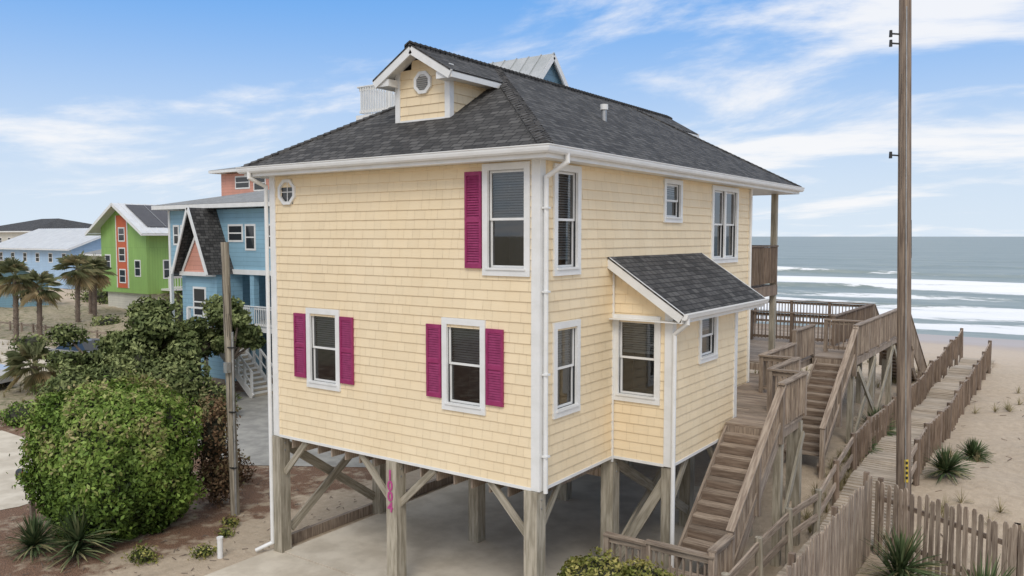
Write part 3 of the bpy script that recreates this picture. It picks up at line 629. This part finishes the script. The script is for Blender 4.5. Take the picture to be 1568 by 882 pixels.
# ------------------------------------------------------------------ vegetation
def leafcloud(name,lobes,n,size,mat,p=2.,core=.8,thick=.28,stem=None,gap=0.,seed=1,tonebias=0.,parent=None,rough=.22):
    rg=np.random.default_rng(seed); tot=sum(l[1][0]*l[1][1]+l[1][0]*l[1][2]+l[1][1]*l[1][2] for l in lobes)
    C=[];Nn=[];Tn=[]
    for li,(c,rad) in enumerate(lobes):
        k=int(n*(rad[0]*rad[1]+rad[0]*rad[2]+rad[1]*rad[2])/tot)
        d=rg.normal(size=(k,3)); d/=np.linalg.norm(d,axis=1)[:,None]
        rr=1/(np.abs(d)**p).sum(1)**(1/p)
        bump=np.array([noise.noise(V(x)*2.3+V((seed*3.1+li,0,0))) for x in d])*rough+np.array([noise.noise(V(x)*6+V((seed+li,5,0))) for x in d])*.12
        depth=rg.random(k)**1.6*thick
        r=rr*(1+bump-depth+.06*rg.normal(size=k)*(rg.random(k)<.15))
        if gap:
            gn=np.array([noise.noise(V(x)*3.5+V((9+seed,li,0))) for x in d]); r=np.where((gn>.2)&(rg.random(k)<gap),-1,r)
        P=d*r[:,None]*np.array(rad)+np.array(c)
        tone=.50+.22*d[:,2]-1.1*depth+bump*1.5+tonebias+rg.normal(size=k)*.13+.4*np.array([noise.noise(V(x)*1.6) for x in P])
        ok=r>0; C.append(P[ok]);Nn.append(d[ok]);Tn.append(tone[ok])
    C=np.concatenate(C);D=np.concatenate(Nn);T=np.concatenate(Tn); k=len(C)
    C[:,2]=np.maximum(C[:,2],.03)
    nrm=D+rg.normal(size=(k,3))*.65; nrm/=np.linalg.norm(nrm,axis=1)[:,None]
    t=np.cross(nrm,rg.normal(size=(k,3))); t/=np.linalg.norm(t,axis=1)[:,None]; bt=np.cross(nrm,t)
    s=(size*(.6+.8*rg.random(k)))[:,None]
    vs=np.stack([C-t*s,C-bt*s*.5,C+t*s,C+bt*s*.5],1).reshape(-1,3)
    me=bpy.data.meshes.new(name); me.vertices.add(4*k); me.vertices.foreach_set('co',vs.ravel())
    me.loops.add(4*k); me.loops.foreach_set('vertex_index',np.arange(4*k)); me.polygons.add(k); me.polygons.foreach_set('loop_start',np.arange(k)*4); me.update(calc_edges=True)
    a=me.attributes.new('tone','FLOAT','POINT'); a.data.foreach_set('value',np.repeat(np.clip(T,0,1),4))
    me.materials.append(M[mat]); top=bpy.data.objects.new(name,me); scene.collection.objects.link(top)
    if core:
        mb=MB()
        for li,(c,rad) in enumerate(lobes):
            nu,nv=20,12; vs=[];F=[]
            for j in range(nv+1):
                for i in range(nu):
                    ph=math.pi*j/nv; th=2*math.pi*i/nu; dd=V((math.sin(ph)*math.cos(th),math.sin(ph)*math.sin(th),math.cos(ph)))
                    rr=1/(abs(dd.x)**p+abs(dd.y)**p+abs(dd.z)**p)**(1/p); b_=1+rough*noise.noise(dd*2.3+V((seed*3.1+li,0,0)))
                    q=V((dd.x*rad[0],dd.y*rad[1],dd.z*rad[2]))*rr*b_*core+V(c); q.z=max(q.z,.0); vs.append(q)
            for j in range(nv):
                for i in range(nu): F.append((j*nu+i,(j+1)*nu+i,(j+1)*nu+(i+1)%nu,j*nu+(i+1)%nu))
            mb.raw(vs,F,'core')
        mb.build('dark_core',top)
    if stem:
        mb=MB()
        for a_,b_,r0,r1 in stem: mb.cyl(a_,b_,r0,r1,8,'bark')
        mb.build('trunk_and_limbs',top)
    return top
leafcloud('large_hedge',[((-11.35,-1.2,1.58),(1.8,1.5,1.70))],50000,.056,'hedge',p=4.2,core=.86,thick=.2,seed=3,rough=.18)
leafcloud('reddish_shrub',[((-10.95,1.25,1.7),(.7,.6,1.25)),((-10.7,1.2,.6),(.6,.5,.6))],5500,.05,'redl',core=.45,thick=.5,gap=.8,seed=4,rough=.4)
def tree(name,x,y,h,r,n,seed,mat='oak',size=.10,low=.45):
    rg=random.Random(seed); lobes=[];st=[((x,y,-.2),(x+.1,y,h*.45),.16,.12)]
    for i in range(11):
        a=i*2.4+rg.random(); rr=r*(.2+.65*rg.random()); c=(x+math.cos(a)*rr,y+math.sin(a)*rr,h*(low+(.84-low)*rg.random()))
        q=r*(.26+.22*rg.random()); lobes.append((c,(q,q,q*.6))); st.append(((x+.1,y,h*.4),c,.08,.03))
    return leafcloud(name,lobes,n,size,mat,core=.45,thick=.6,stem=st,gap=.7,seed=seed,rough=.45)
tree('live_oak_tree',-23.0,8.8,4.9,2.2,14000,11); tree('live_oak_tree',-24.6,7.6,4.5,2.2,13000,12,low=.3)
tree('live_oak_tree',-21.4,9.3,4.6,1.2,7000,19); tree('live_oak_tree',-26.6,6.4,3.3,1.9,9000,13,low=.25)
leafcloud('wax_myrtle_shrub',[((-21.2,6.2,1.0),(1.6,1.3,1.2)),((-20.3,6.6,1.3),(.9,.9,1.)),((-22.8,5.3,1.1),(1.4,1.3,1.3)),((-22.2,5.8,1.7),(.9,.9,.9)),((-24.6,4.6,.8),(1.4,1.3,1.1)),((-19.5,7.2,.6),(.8,.8,.7))],22000,.085,'oak',core=.6,thick=.45,seed=21,gap=.5,rough=.5)
leafcloud('low_shrub',[((-19.4,2.6,.3),(.9,.7,.55)),((-22.3,2.7,.3),(1.1,.8,.5)),((-15.6,2.2,.25),(.7,.6,.45)),((-24.5,2.6,.3),(1.0,.8,.5))],7000,.055,'hedge',core=.7,thick=.4,seed=23,gap=.5,tonebias=-.1)
leafcloud('dry_shrub',[((-12.2,2.6,.3),(.8,.6,.5)),((-17.3,3.6,.3),(.8,.6,.45))],3000,.05,'redl',core=.4,thick=.6,seed=24,gap=.8)
leafcloud('yellow_green_shrub',[((.75,.75,.66),(.8,.65,.74)),((1.5,1.05,.62),(.75,.5,.74)),((.3,1.0,.5),(.55,.5,.6)),((2.1,1.0,.55),(.45,.4,.72))],16000,.042,'yel',core=.8,thick=.3,seed=25)
leafcloud('low_shrub',[((-8.0,-1.1,.10),(.28,.28,.16)),((-8.8,-2.0,.12),(.4,.3,.2)),((-8.6,-.1,.08),(.22,.2,.15)),((-9.1,.4,.08),(.25,.2,.15))],1500,.035,'yel',core=.4,thick=.6,seed=26,gap=.6,rough=.6)
leafcloud('background_shrubs',[((-40,19,.9),(2.5,2,1.5)),((-36,17,1.5),(2.5,2.5,1.9)),((-33,13,.8),(1.8,1.5,1.2)),((-54,31,1.2),(4,3,2.)),((-68,30,1),(4,3,2)),((-78,40,1),(7,3,3)),((-45,12,.4),(1.0,1.,.6)),((-30.5,8.5,.6),(1.5,1.3,1.0)),((-49,19,.5),(1.5,1.2,.9))],24000,.13,'oak',core=.65,thick=.4,seed=27,gap=.5,rough=.4)
def blades(name,centers,nper,length,width,mat,droop=.5,up=.35,seed=1,zoff=0,parent=None):
    rg=np.random.default_rng(seed); vs=[];F=[];T=[]
    for (cx,cy,cz) in centers:
        for i in range(nper):
            a=rg.random()*6.283; el=up+(1.5-up)*rg.random(); L=length*(.7+.4*rg.random()); d=V((math.cos(a)*math.cos(el),math.sin(a)*math.cos(el),math.sin(el)))
            sd=V((-math.sin(a),math.cos(a),0))*width/2; p=V((cx,cy,cz)); o=len(vs); tt=np.clip(rg.normal(.45,.2)+(.35 if el<.5 and rg.random()<.4 else 0),0,1)
            for j in range(4):
                f=j/3; q=p+d*L*f+V((0,0,-droop*L*f*f*math.cos(el))); w=(1,.95,.6,.03)[j]
                vs.append(q-sd*w); vs.append(q+sd*w+V((0,0,width*.15)))
                T+= [tt,tt]
            for j in range(3): F.append((o+2*j,o+2*j+1,o+2*j+3,o+2*j+2))
    me=bpy.data.meshes.new(name); me.from_pydata(vs,[],F); at=me.attributes.new('tone','FLOAT','POINT'); at.data.foreach_set('value',T); me.materials.append(M[mat])
    ob=bpy.data.objects.new(name,me); scene.collection.objects.link(ob)
    if parent: ob.parent=parent
    return ob
for i,(x,y,L) in enumerate([(-10.2,-2.7,.95),(-11.3,-3.1,.75),(2.4,15.2,.85),(4.75,11.6,.75),(4.75,5.35,.95),(6.2,4.35,1.0),(2.45,13.0,.55),(5.1,14.2,.55),(8.1,3.2,.9)]):
    z=hz(x,y); mbh=.35 if i in (0,4,5) else .15
    blades('yucca_plant',[(x,y,z+.1),(x+.05,y+.03,z+mbh)],120,L,.055,'yuc',.25,.0,seed=40+i)
cs=[]
for i in range(200):
    x=random.uniform(4.3,12); y=random.uniform(8.5,26)
    if random.random()<.08 or noise.noise(V((x*.3,y*.3,3)))>.16: cs.append((x,y,hz(x,y)-.02))
for i in range(90):
    x=random.uniform(-6,2.6); y=random.uniform(23,31); cs.append((x,y,hz(x,y)-.02))
for i in range(110):
    x=random.uniform(2.05,2.65); y=random.uniform(7.5,24); cs.append((x,y,hz(x,y)-.02))
blades('dune_grass',cs,28,.46,.014,'grass',.6,.5,seed=60)
cs=[(random.uniform(-50,-28),random.uniform(4,14),0) for i in range(260)]
blades('ornamental_grass',cs,18,.35,.02,'grass',.6,.4,seed=61)
lt=MB()
for i in range(420):
    x=random.uniform(-14,-7.1); y=random.uniform(-4,4); a=random.uniform(0,3.14); l=random.uniform(.03,.16)
    lt.beam((x,y,.012),(x+math.cos(a)*l,y+math.sin(a)*l,.016+random.random()*.02),.014,.008,'bark')
for i in range(120):
    x=random.uniform(4.2,10); y=random.uniform(7,26); a=random.uniform(0,3.14); l=random.uniform(.05,.3); z=hz(x,y)+.02
    lt.beam((x,y,z),(x+math.cos(a)*l,y+math.sin(a)*l,z+.02),.02,.012,'woodd')
lt.build('ground_litter')
def palm(x,y,h,fr=1.5,seed=1):
    mb=MB(); n=7; px,py=x,y; 
    for i in range(n):
        z0=h*i/n; z1=h*(i+1)/n; mb.cyl((px,py,z0-.05),(px+.03,py,z1),.17-.01*i/n,.15,9,'bark',caps=False); px+=.03
        for j in range(6): a=random.random()*6.28; q=z0+random.random()*h/n; mb.beam((px+math.cos(a)*.15,py+math.sin(a)*.15,q),(px+math.cos(a)*.24,py+math.sin(a)*.24,q+.15),.05,.02,'bark')
    tr=mb.build('palm_tree'); rg=np.random.default_rng(seed); vs=[];F=[];T=[]
    for k_ in range(40):
        a=rg.random()*6.283; el=-.9+2.3*rg.random(); L=fr*(.8+.3*rg.random()); d=V((math.cos(a)*math.cos(el),math.sin(a)*math.cos(el),math.sin(el))); sd=V((-math.sin(a),math.cos(a),0))
        base=V((px,py,h)); tt=.4+rg.normal()*.18+(.45 if el<-.3 else 0)
        hub=base+d*L*.42; 
        for j in range(16):
            f=(j/15-.5)*2.4; dd=(d*math.cos(f)+sd*math.sin(f)).normalized(); l=L*.66*(1-.25*abs(f)/1.2)*(.85+.3*rg.random())
            tip=hub+dd*l+V((0,0,-.35*l)); md=hub+dd*l*.6+V((0,0,-.06*l)); w=dd.cross(V((0,0,1))).normalized()*.022; o=len(vs)
            vs+= [hub-w*.4,hub+w*.4,md+w,tip,md-w]; F.append((o,o+1,o+2,o+3,o+4)); T+=[float(np.clip(tt+rg.normal()*.1,0,1))]*5
        o=len(vs); w=sd*.02; vs+=[base-w,base+w,hub+w,hub-w]; F.append((o,o+1,o+2,o+3)); T+=[.6]*4
    me=bpy.data.meshes.new('fronds'); me.from_pydata(vs,[],F); at=me.attributes.new('tone','FLOAT','POINT'); at.data.foreach_set('value',T); me.materials.append(M['palm'])
    ob=bpy.data.objects.new('fronds',me); scene.collection.objects.link(ob); ob.parent=tr
for i,(x,y,h,f) in enumerate([(-49.5,13.2,4.3,1.6),(-48.5,14.2,3.6,1.4),(-51.5,18.2,4.6,1.6),(-62,29,4.6,1.5),(-30.8,5.8,1.2,1.35),(-57,22,4.0,1.4),(-53,12.5,4.8,1.6),(-54.5,21,4.3,1.5)]): palm(x,y,h,f,70+i)
# ------------------------------------------------------------------ neighbour houses
def nwin(mb,O,a,n,u0,u1,z0,z1,tr=.1):
    mb.obox(O,a,n,u0,u1,z0,z1,.0,.03,'white'); mb.obox(O,a,n,u0+tr,u1-tr,z0+tr,z1-tr,.03,.036,'dglass')
    zm=(z0+z1)/2; mb.obox(O,a,n,u0+tr,u1-tr,zm-.03,zm+.03,.036,.05,'white')
def gable(mb,x0,x1,y0,y1,ze,zr,mat,wallm,axis='Y',ov=.4,trim=True):
    if axis=='Y':
        xc=(x0+x1)/2; s=(zr-ze)/(xc-x0); e=ze-s*ov
        for sg,xe in ((-1,x0-ov),(1,x1+ov)):
            p=[V((xc,y0-ov,zr)),V((xe,y0-ov,e)),V((xe,y1+ov,e)),V((xc,y1+ov,zr))]; mb.face(p if sg<0 else p[::-1],mat)
            if trim:
                mb.beam(p[0]-V((0,0,.12)),p[1]-V((0,0,.12)),.06,.2,'white'); mb.beam(p[1]-V((0,0,.1)),p[2]-V((0,0,.1)),.06,.16,'white'); mb.beam(p[3]-V((0,0,.12)),p[2]-V((0,0,.12)),.06,.2,'white')
            nrib=int((y1-y0)/.5)
            if mat in('metal','wroof'):
                for i in range(nrib+1):
                    yy=y0-ov+(y1-y0+2*ov)*i/nrib; mb.beam((xc,yy,zr+.02),(xe,yy,e+.02),.04,.04,mat)
        for yy in (y0,y1): mb.face([(x0,yy,ze),(x1,yy,ze),(xc,yy,zr)],wallm)
    else:
        yc=(y0+y1)/2; s=(zr-ze)/(yc-y0); e=ze-s*ov
        for sg,ye in ((-1,y0-ov),(1,y1+ov)):
            p=[V((x0-ov,yc,zr)),V((x0-ov,ye,e)),V((x1+ov,ye,e)),V((x1+ov,yc,zr))]; mb.face(p,mat)
            if trim:
                mb.beam(p[0]-V((0,0,.12)),p[1]-V((0,0,.12)),.06,.2,'white'); mb.beam(p[1]-V((0,0,.1)),p[2]-V((0,0,.1)),.06,.16,'white'); mb.beam(p[3]-V((0,0,.12)),p[2]-V((0,0,.12)),.06,.2,'white')
            nrib=int((x1-x0)/.5)
            if mat in('metal','wroof'):
                for i in range(nrib+1):
                    xx=x0-ov+(x1-x0+2*ov)*i/nrib; mb.beam((xx,yc,zr+.02),(xx,ye,e+.02),.04,.04,mat)
        for xx in (x0,x1): mb.face([(xx,y0,ze),(xx,y1,ze),(xx,yc,zr)],wallm)
def hip(mb,x0,x1,y0,y1,ze,zr,mat,ov=.4):
    x0-=ov;x1+=ov;y0-=ov;y1+=ov; w=min(x1-x0,y1-y0)/2
    if x1-x0>y1-y0: a=(x0+w,(y0+y1)/2,zr); b_=(x1-w,(y0+y1)/2,zr); F=[[(x0,y0,ze),(x1,y0,ze),b_,a],[(x1,y0,ze),(x1,y1,ze),b_],[(x1,y1,ze),(x0,y1,ze),a,b_],[(x0,y1,ze),(x0,y0,ze),a]]
    else: a=((x0+x1)/2,y0+w,zr); b_=((x0+x1)/2,y1-w,zr); F=[[(x0,y0,ze),(x1,y0,ze),a],[(x1,y0,ze),(x1,y1,ze),b_,a],[(x1,y1,ze),(x0,y1,ze),b_],[(x0,y1,ze),(x0,y0,ze),a,b_]]
    for f in F: mb.face(f,mat)
    mb.box(x0,x1,y0,y1,ze-.2,ze-.01,'white')
M['roofg']=brickmat('weathered_grey_shingle',(.24,.24,.23),(.31,.31,.30),(.15,.15,.15),.3,.15,.008,.85,.4,.01,nz=.2)
h=MB(); x0,x1,y0,y1=-29.8,-18.5,12.,23.
h.box(x0,x1,y0,y1,5.35,8.2,'blue'); h.box(x0,-25.6,y0+.6,y1,0,5.35,'blue'); h.box(-25.5,x1,15.5,y1,0,5.35,'blue2'); h.box(x0,x1,y0-.1,y0,5.2,5.42,'white')
h.box(-25.5,x1,y0,15.5,2.6,2.8,'white')
hip(h,x0,x1,y0,y1,8.45,9.75,'roofg',.6)
for x in (-25.4,-23.4,-21.4,-19.4): h.beam((x,12.1,0),(x,12.1,5.3),.28,.28,'blue',up=(0,1,0))
Ob=V((0,y0,0))
for w in ((-25.1,-24.,6.68,7.5),(-23.85,-23.1,6.3,7.5),(-28.9,-28.2,6.5,7.5),(-29.5,-29.,6.5,7.5),(-22.3,-21.4,6.4,7.5)): nwin(h,Ob,X_,nF,*w,tr=.09)
h.box(-29.9,-29.75,y0-.04,y0+.1,0,8.2,'white')
Ob2=V((x1,0,0)); 
for w in ((13,14,6.4,7.6),(17,18,6.4,7.6)): nwin(h,Ob2,Y_,nR,*w)
ax,ay,az=-26.0,10.5,8.25; 
for sg in (-1,1):
    p=[V((ax,ay,az)),V((ax+sg*1.35,ay,5.2)),V((ax+sg*1.35,12.6,5.2)),V((ax,12.6,az))]; h.face(p,'roof'); h.beam(p[0],p[1],.06,.14,'white')
h.face([(ax-1.2,ay+.9,5.3),(ax+1.2,ay+.9,5.3),(ax,ay+.9,8.0)],'blue')
h.face([(ax-1.2,ay+.5,5.3),(ax+1.1,ay+.5,5.3),(ax-.1,ay+.5,6.9)],'pink'); h.beam((ax-1.2,ay+.45,5.3),(ax-.1,ay+.45,6.95),.05,.12,'white'); h.beam((ax+1.1,ay+.45,5.3),(ax-.1,ay+.45,6.95),.05,.12,'white'); h.box(ax-1.3,ax+1.3,ay+.35,ay+.5,5.12,5.3,'white')
h.box(ax-1.2,ax+1.2,ay+.6,12.5,2.6,5.3,'blue'); nwin(h,V((0,ay+.6,0)),X_,nF,ax-.6,ax+.4,3.2,4.6)
for i in range(15):
    xx=-21.6-i*.21; z=.18*(i+1); h.box(xx-.26,xx,10.5,11.6,z-.05,z,'white'); h.box(xx-.02,xx,10.52,11.58,z-.16,z-.05,'tan')
for yy in (10.45,11.65):
    h.beam((-21.5,yy,.05),(-24.8,yy,2.7),.06,.28,'white'); h.beam((-21.5,yy,1.1),(-24.8,yy,3.7),.06,.09,'white'); h.beam((-21.5,yy,.6),(-24.8,yy,3.2),.04,.05,'white')
    for i in range(8): xx=-21.55-i*.46; h.beam((xx,yy,.1+.37*i),(xx,yy,1.1+.37*i),.09,.09,'white',up=(0,1,0))
h.box(-26.2,-24.75,10.4,12,2.6,2.75,'white')
for x in (-26.1,-24.85): h.beam((x,10.5,0),(x,10.5,3.7),.14,.14,'white',up=(0,1,0))
h.beam((-26.1,10.5,3.7),(-24.85,10.5,3.7),.1,.08,'white')
railing(h,(-25.4,12.0,2.8),(-19,12.0,2.8),.95,'white',.15,.035,post=False)
h.build('blue_beach_house')
h=MB(); h.box(-42.5,-33,24,33,0,11.3,'pink'); hip(h,-42.5,-33,24,33,11.55,12.6,'roofg',.6)
for w in ((-40.9,-39.3,10.2,11.1),(-38.9,-37.6,10.,11.1),(-36,-35,10.,11.1)): nwin(h,V((0,24,0)),X_,nF,*w)
h.build('salmon_beach_house')
h=MB(); x0,x1,y0,y1=-62.2,-55.2,25.8,37
h.box(x0,x1,y0,y1,2.2,7.7,'green'); h.box(x0+.3,x1-.3,y0+.3,y1,0,2.2,'cream2'); gable(h,x0,x1,y0,y1,7.7,9.7,'wroof','green','Y',.9)
Og=V((0,y0,0)); h.obox(Og,X_,nF,-59.6,-58.0,2.6,8.7,0,.05,'orange'); 
for z in (3.,4.8,6.5): nwin(h,V((0,y0-.05,0)),X_,nF,-59.3,-58.3,z,z+1.2,.1)
for a_ in ((-59.7,-59.6),(-58.0,-57.9)): h.obox(Og,X_,nF,a_[0],a_[1],2.6,8.7,0,.08,'white')
for w in ((-61.6,-60.7,4.2,5.4),(-57.0,-56.1,3.6,5.)): nwin(h,Og,X_,nF,*w)
Og=V((x1,0,0))
for w in ((27.2,29.0,3.4,5.0),(29.6,31.8,6,7.4),(30.4,32.,3.4,5.0)): nwin(h,Og,Y_,nR,*w)
h.face([(-58.4,25.9,9.61),(-55.1,25.9,7.73),(-55.1,32.5,7.73),(-58.4,32.5,9.61)],'solar')
for i in range(1,4): yy=25.9+6.6*i/4; h.beam((-58.4,yy,9.625),(-55.1,yy,7.745),.05,.01,'galv')
for yy in (28.5,31,33): h.beam((x1+1.2,yy,0),(x1+1.2,yy,3),.2,.2,'white',up=(0,1,0))
railing(h,(x1+1.2,27,2.6),(x1+1.2,35,2.6),1.,'white',.25,.05); h.box(x1,x1+1.3,27,35,2.45,2.6,'white')
h.build('green_beach_house')
def simple_house(name,x0,x1,y0,y1,zb,ze,zr,wm,rm,axis,hipr=False):
    h=MB(); h.box(x0,x1,y0,y1,zb,ze,wm)
    for x in np.linspace(x0+.3,x1-.3,4):
        for y in (y0+.3,y1-.3): h.beam((x,y,0),(x,y,zb),.25,.25,'post',up=(0,1,0))
    if hipr: hip(h,x0,x1,y0,y1,ze+.2,zr,rm,.6)
    else: gable(h,x0,x1,y0,y1,ze,zr,rm,wm,axis,.7)
    n=max(2,int((x1-x0)/3))
    for i in range(n):
        u=x0+(x1-x0)*(i+.5)/n; nwin(h,V((0,y0,0)),X_,nF,u-.5,u+.5,ze-2,ze-.8)
    n=max(2,int((y1-y0)/3))
    for i in range(n):
        u=y0+(y1-y0)*(i+.5)/n; nwin(h,V((x1,0,0)),Y_,nR,u-.5,u+.5,ze-2,ze-.8)
    h.build(name)
simple_house('pale_blue_house',-112,-92,38,50,.6,5.7,8.0,'lblue','wroof','X')
simple_house('tan_beach_house',-84,-74,36,48,.6,4.8,6.8,'cream2','roofg','Y',True)
simple_house('white_beach_house',-150,-128,50,66,1,7.6,10.,'cream2','roof','X',True)
simple_house('grey_blue_cottage',-80,-68,16,24,.3,3.2,5.0,'blue','roofg','X',False)
simple_house('tan_beach_house',-200,-175,70,90,1,7,10,'tan','roofg','X',True)
simple_house('pale_blue_house',-240,-215,60,80,1,7,9.5,'blue2','roofg','X',True)
h=MB(); h.box(-15,-9,11,20,0,11.3,'blue2'); h.box(-15.3,-8.8,10.7,20.2,11.3,11.5,'white')
for a_,bb in (((-15.2,10.8,11.5),(-8.9,10.8,11.5)),((-15.2,10.8,11.5),(-15.2,20,11.5)),((-8.9,10.8,11.5),(-8.9,13.,11.5))): railing(h,a_,bb,1.05,'white',.13,.08,skip=a_[0]<-10)
h.box(-14.4,-9.2,13.5,15.9,11.3,12.5,'blue2'); gable(h,-14.4,-9.2,13.5,15.9,12.5,13.75,'metal','blue2','X',.22)
h.build('grey_blue_tower_house')
# ------------------------------------------------------------------ mailbox
mbx=MB(); x,y=-13.3,-2.2
mbx.beam((x,y,0),(x,y,1.25),.1,.1,'bark',up=(0,1,0)); mbx.beam((x-.35,y,.95),(x+.35,y,.95),.08,.08,'bark'); mbx.beam((x-.3,y,.95),(x,y,.55),.06,.06,'bark')
mbx.box(x-.62,x-.1,y-.09,y+.09,1.0,1.12,'black'); mbx.cyl((x-.62,y,1.12),(x-.1,y,1.12),.09,.09,14,'black'); mbx.beam((x-.2,y-.1,1.1),(x-.2,y-.1,1.28),.015,.04,'orange')
mbx.build('mailbox')
def car(x,y,ang,paint):
    mb=MB(); P=[(-2.2,.35),(-2.25,.75),(-2.1,.98),(-1.6,1.02),(-1.15,1.45),(.35,1.5),(1.05,1.05),(1.95,.92),(2.2,.7),(2.2,.35)]
    ca,sa=math.cos(ang),math.sin(ang)
    def T(u,v,z): return V((x+u*ca-v*sa,y+u*sa+v*ca,z))
    n=len(P); L=[];R=[]
    for (u,z) in P:
        w=.88 if z<1.1 else .68; L.append(T(u,-w,z)); R.append(T(u,w,z))
    for i in range(n):
        j=(i+1)%n; mt='dglass' if i in (3,5) else paint
        mb.face([L[i],L[j],R[j],R[i]],mt)
    lo=[0,1,2,3,6,7,8,9]
    mb.face([L[i] for i in lo],paint); mb.face([R[i] for i in lo][::-1],paint)
    for sd in (L,R): mb.face([sd[3],sd[4],sd[5],sd[6]],'dglass'); mb.beam(sd[4].lerp(sd[5],.5),sd[3].lerp(sd[6],.5),.06,.04,paint)
    for u in (-1.4,1.4):
        for v in (-.8,.8):
            mb.cyl(T(u,v-.1,.33),T(u,v+.1,.33),.33,.33,16,'rubber'); mb.cyl(T(u,v-.11,.33),T(u,v+.11,.33),.19,.19,12,'galv')
    for v in (-.65,.65): 
        c=T(2.2,v,.72); mb.beam(c-V((0,.0,.05)),c+V((0,0,.06)),.05,.3,'white',up=(-sa,ca,0))
    mb.build('parked_car')
car(-35.2,10.6,.1,'cars'); car(-34.2,4.3,.4,'carw'); car(-47,24,1.2,'carw')
f=MB()
for i in range(14): xx=-58+i*1.5; f.beam((xx,15.+i*.1,0),(xx,15.+i*.1,.9),.12,.12,'wood',up=(0,1,0))
f.beam((-58,15,.75),(-37,16.4,.75),.05,.12,'wood'); f.build('post_and_rail_fence')
mb=MB(); mb.cyl((-7.6,-.95,0),(-7.6,-.95,.42),.06,.06,12,'white'); mb.cyl((-7.6,-.95,.42),(-7.6,-.95,.46),.07,.07,12,'white'); mb.build('vent_standpipe')
# ------------------------------------------------------------------ world, sun, camera
w=bpy.data.worlds.new('World'); scene.world=w; w.use_nodes=True; nt=w.node_tree; bg=nt.nodes['Background']
SD=V((.40,-.70,.85)).normalized(); el=math.asin(SD.z); az=math.atan2(SD.x,SD.y)
sky=N(nt,'ShaderNodeTexSky',sky_type='NISHITA'); sky.sun_disc=False; sky.sun_elevation=el; sky.sun_rotation=az; sky.air_density=1.; sky.dust_density=.6; sky.ozone_density=1.5
tc=N(nt,'ShaderNodeTexCoord'); sp=N(nt,'ShaderNodeSeparateXYZ'); nt.links.new(tc.outputs['Generated'],sp.inputs[0])
zc=mth(nt,'ADD',mth(nt,'MAXIMUM',sp.outputs[2],0),.16)
cb=N(nt,'ShaderNodeCombineXYZ'); nt.links.new(mth(nt,'DIVIDE',sp.outputs[0],zc),cb.inputs[0]); nt.links.new(mth(nt,'DIVIDE',sp.outputs[1],zc),cb.inputs[1])
mp=N(nt,'ShaderNodeMapping'); nt.links.new(cb.outputs[0],mp.inputs[0]); mp.inputs['Rotation'].default_value=(0,0,math.radians(-35)); mp.inputs['Scale'].default_value=(.8,1.25,1); mp.inputs['Location'].default_value=(3.1,1.7,0)
c1=noise_s(nt,mp.outputs[0],.95,9,.60,.35); c2=noise_s(nt,mp.outputs[0],.33,3,.5)
cov=mth(nt,'ADD',c1,mth(nt,'MULTIPLY_ADD',c2,.45,-.225))
def blob(cx,cy,cz,r,amp):
    vx=mth(nt,'SUBTRACT',sp.outputs[0],cx); vy=mth(nt,'SUBTRACT',sp.outputs[1],cy); vz=mth(nt,'MULTIPLY',mth(nt,'SUBTRACT',sp.outputs[2],cz),2.6)
    q=mth(nt,'SQRT',mth(nt,'ADD',mth(nt,'ADD',mth(nt,'MULTIPLY',vx,vx),mth(nt,'MULTIPLY',vy,vy)),mth(nt,'MULTIPLY',vz,vz)))
    return mth(nt,'MULTIPLY',sstep(nt,q,r,0),amp)
for a_ in ((-.14,.96,.25,.22,.24),(-.33,.93,.16,.24,.13),(-.90,.42,.10,.22,.05),(-.66,.72,.28,.3,-.09),(-.9,.4,.28,.25,-.08)): cov=mth(nt,'ADD',cov,blob(*a_))
# unseen cloud cover added above the frame, for a more neutral sky light
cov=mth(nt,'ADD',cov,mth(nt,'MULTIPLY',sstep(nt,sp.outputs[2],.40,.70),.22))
cov=mth(nt,'ADD',cov,mth(nt,'MULTIPLY',sstep(nt,sp.outputs[1],.05,-.5),.12))
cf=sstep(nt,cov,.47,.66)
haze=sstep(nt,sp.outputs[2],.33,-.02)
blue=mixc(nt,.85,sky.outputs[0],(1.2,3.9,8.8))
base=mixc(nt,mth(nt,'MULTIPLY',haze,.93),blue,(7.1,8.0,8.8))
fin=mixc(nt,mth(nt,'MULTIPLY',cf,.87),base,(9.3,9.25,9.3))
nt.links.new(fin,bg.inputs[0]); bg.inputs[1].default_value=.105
ld=bpy.data.lights.new('sun','SUN'); ld.energy=1.35; ld.angle=math.radians(24); ld.color=(1,.94,.85)
lo=bpy.data.objects.new('sun',ld); scene.collection.objects.link(lo); lo.rotation_euler=SD.to_track_quat('Z','Y').to_euler()
cd=bpy.data.cameras.new('camera'); cam=bpy.data.objects.new('camera',cd); scene.collection.objects.link(cam); scene.camera=cam
cam.location=(7.43,-11.36,6.94); cam.rotation_euler=(math.radians(90-3.64),0,math.radians(35.1)); cd.lens=28.54; cd.sensor_width=36; cd.clip_start=.1; cd.clip_end=60000
scene.view_settings.view_transform='Standard'; scene.view_settings.look='None'; scene.view_settings.exposure=0
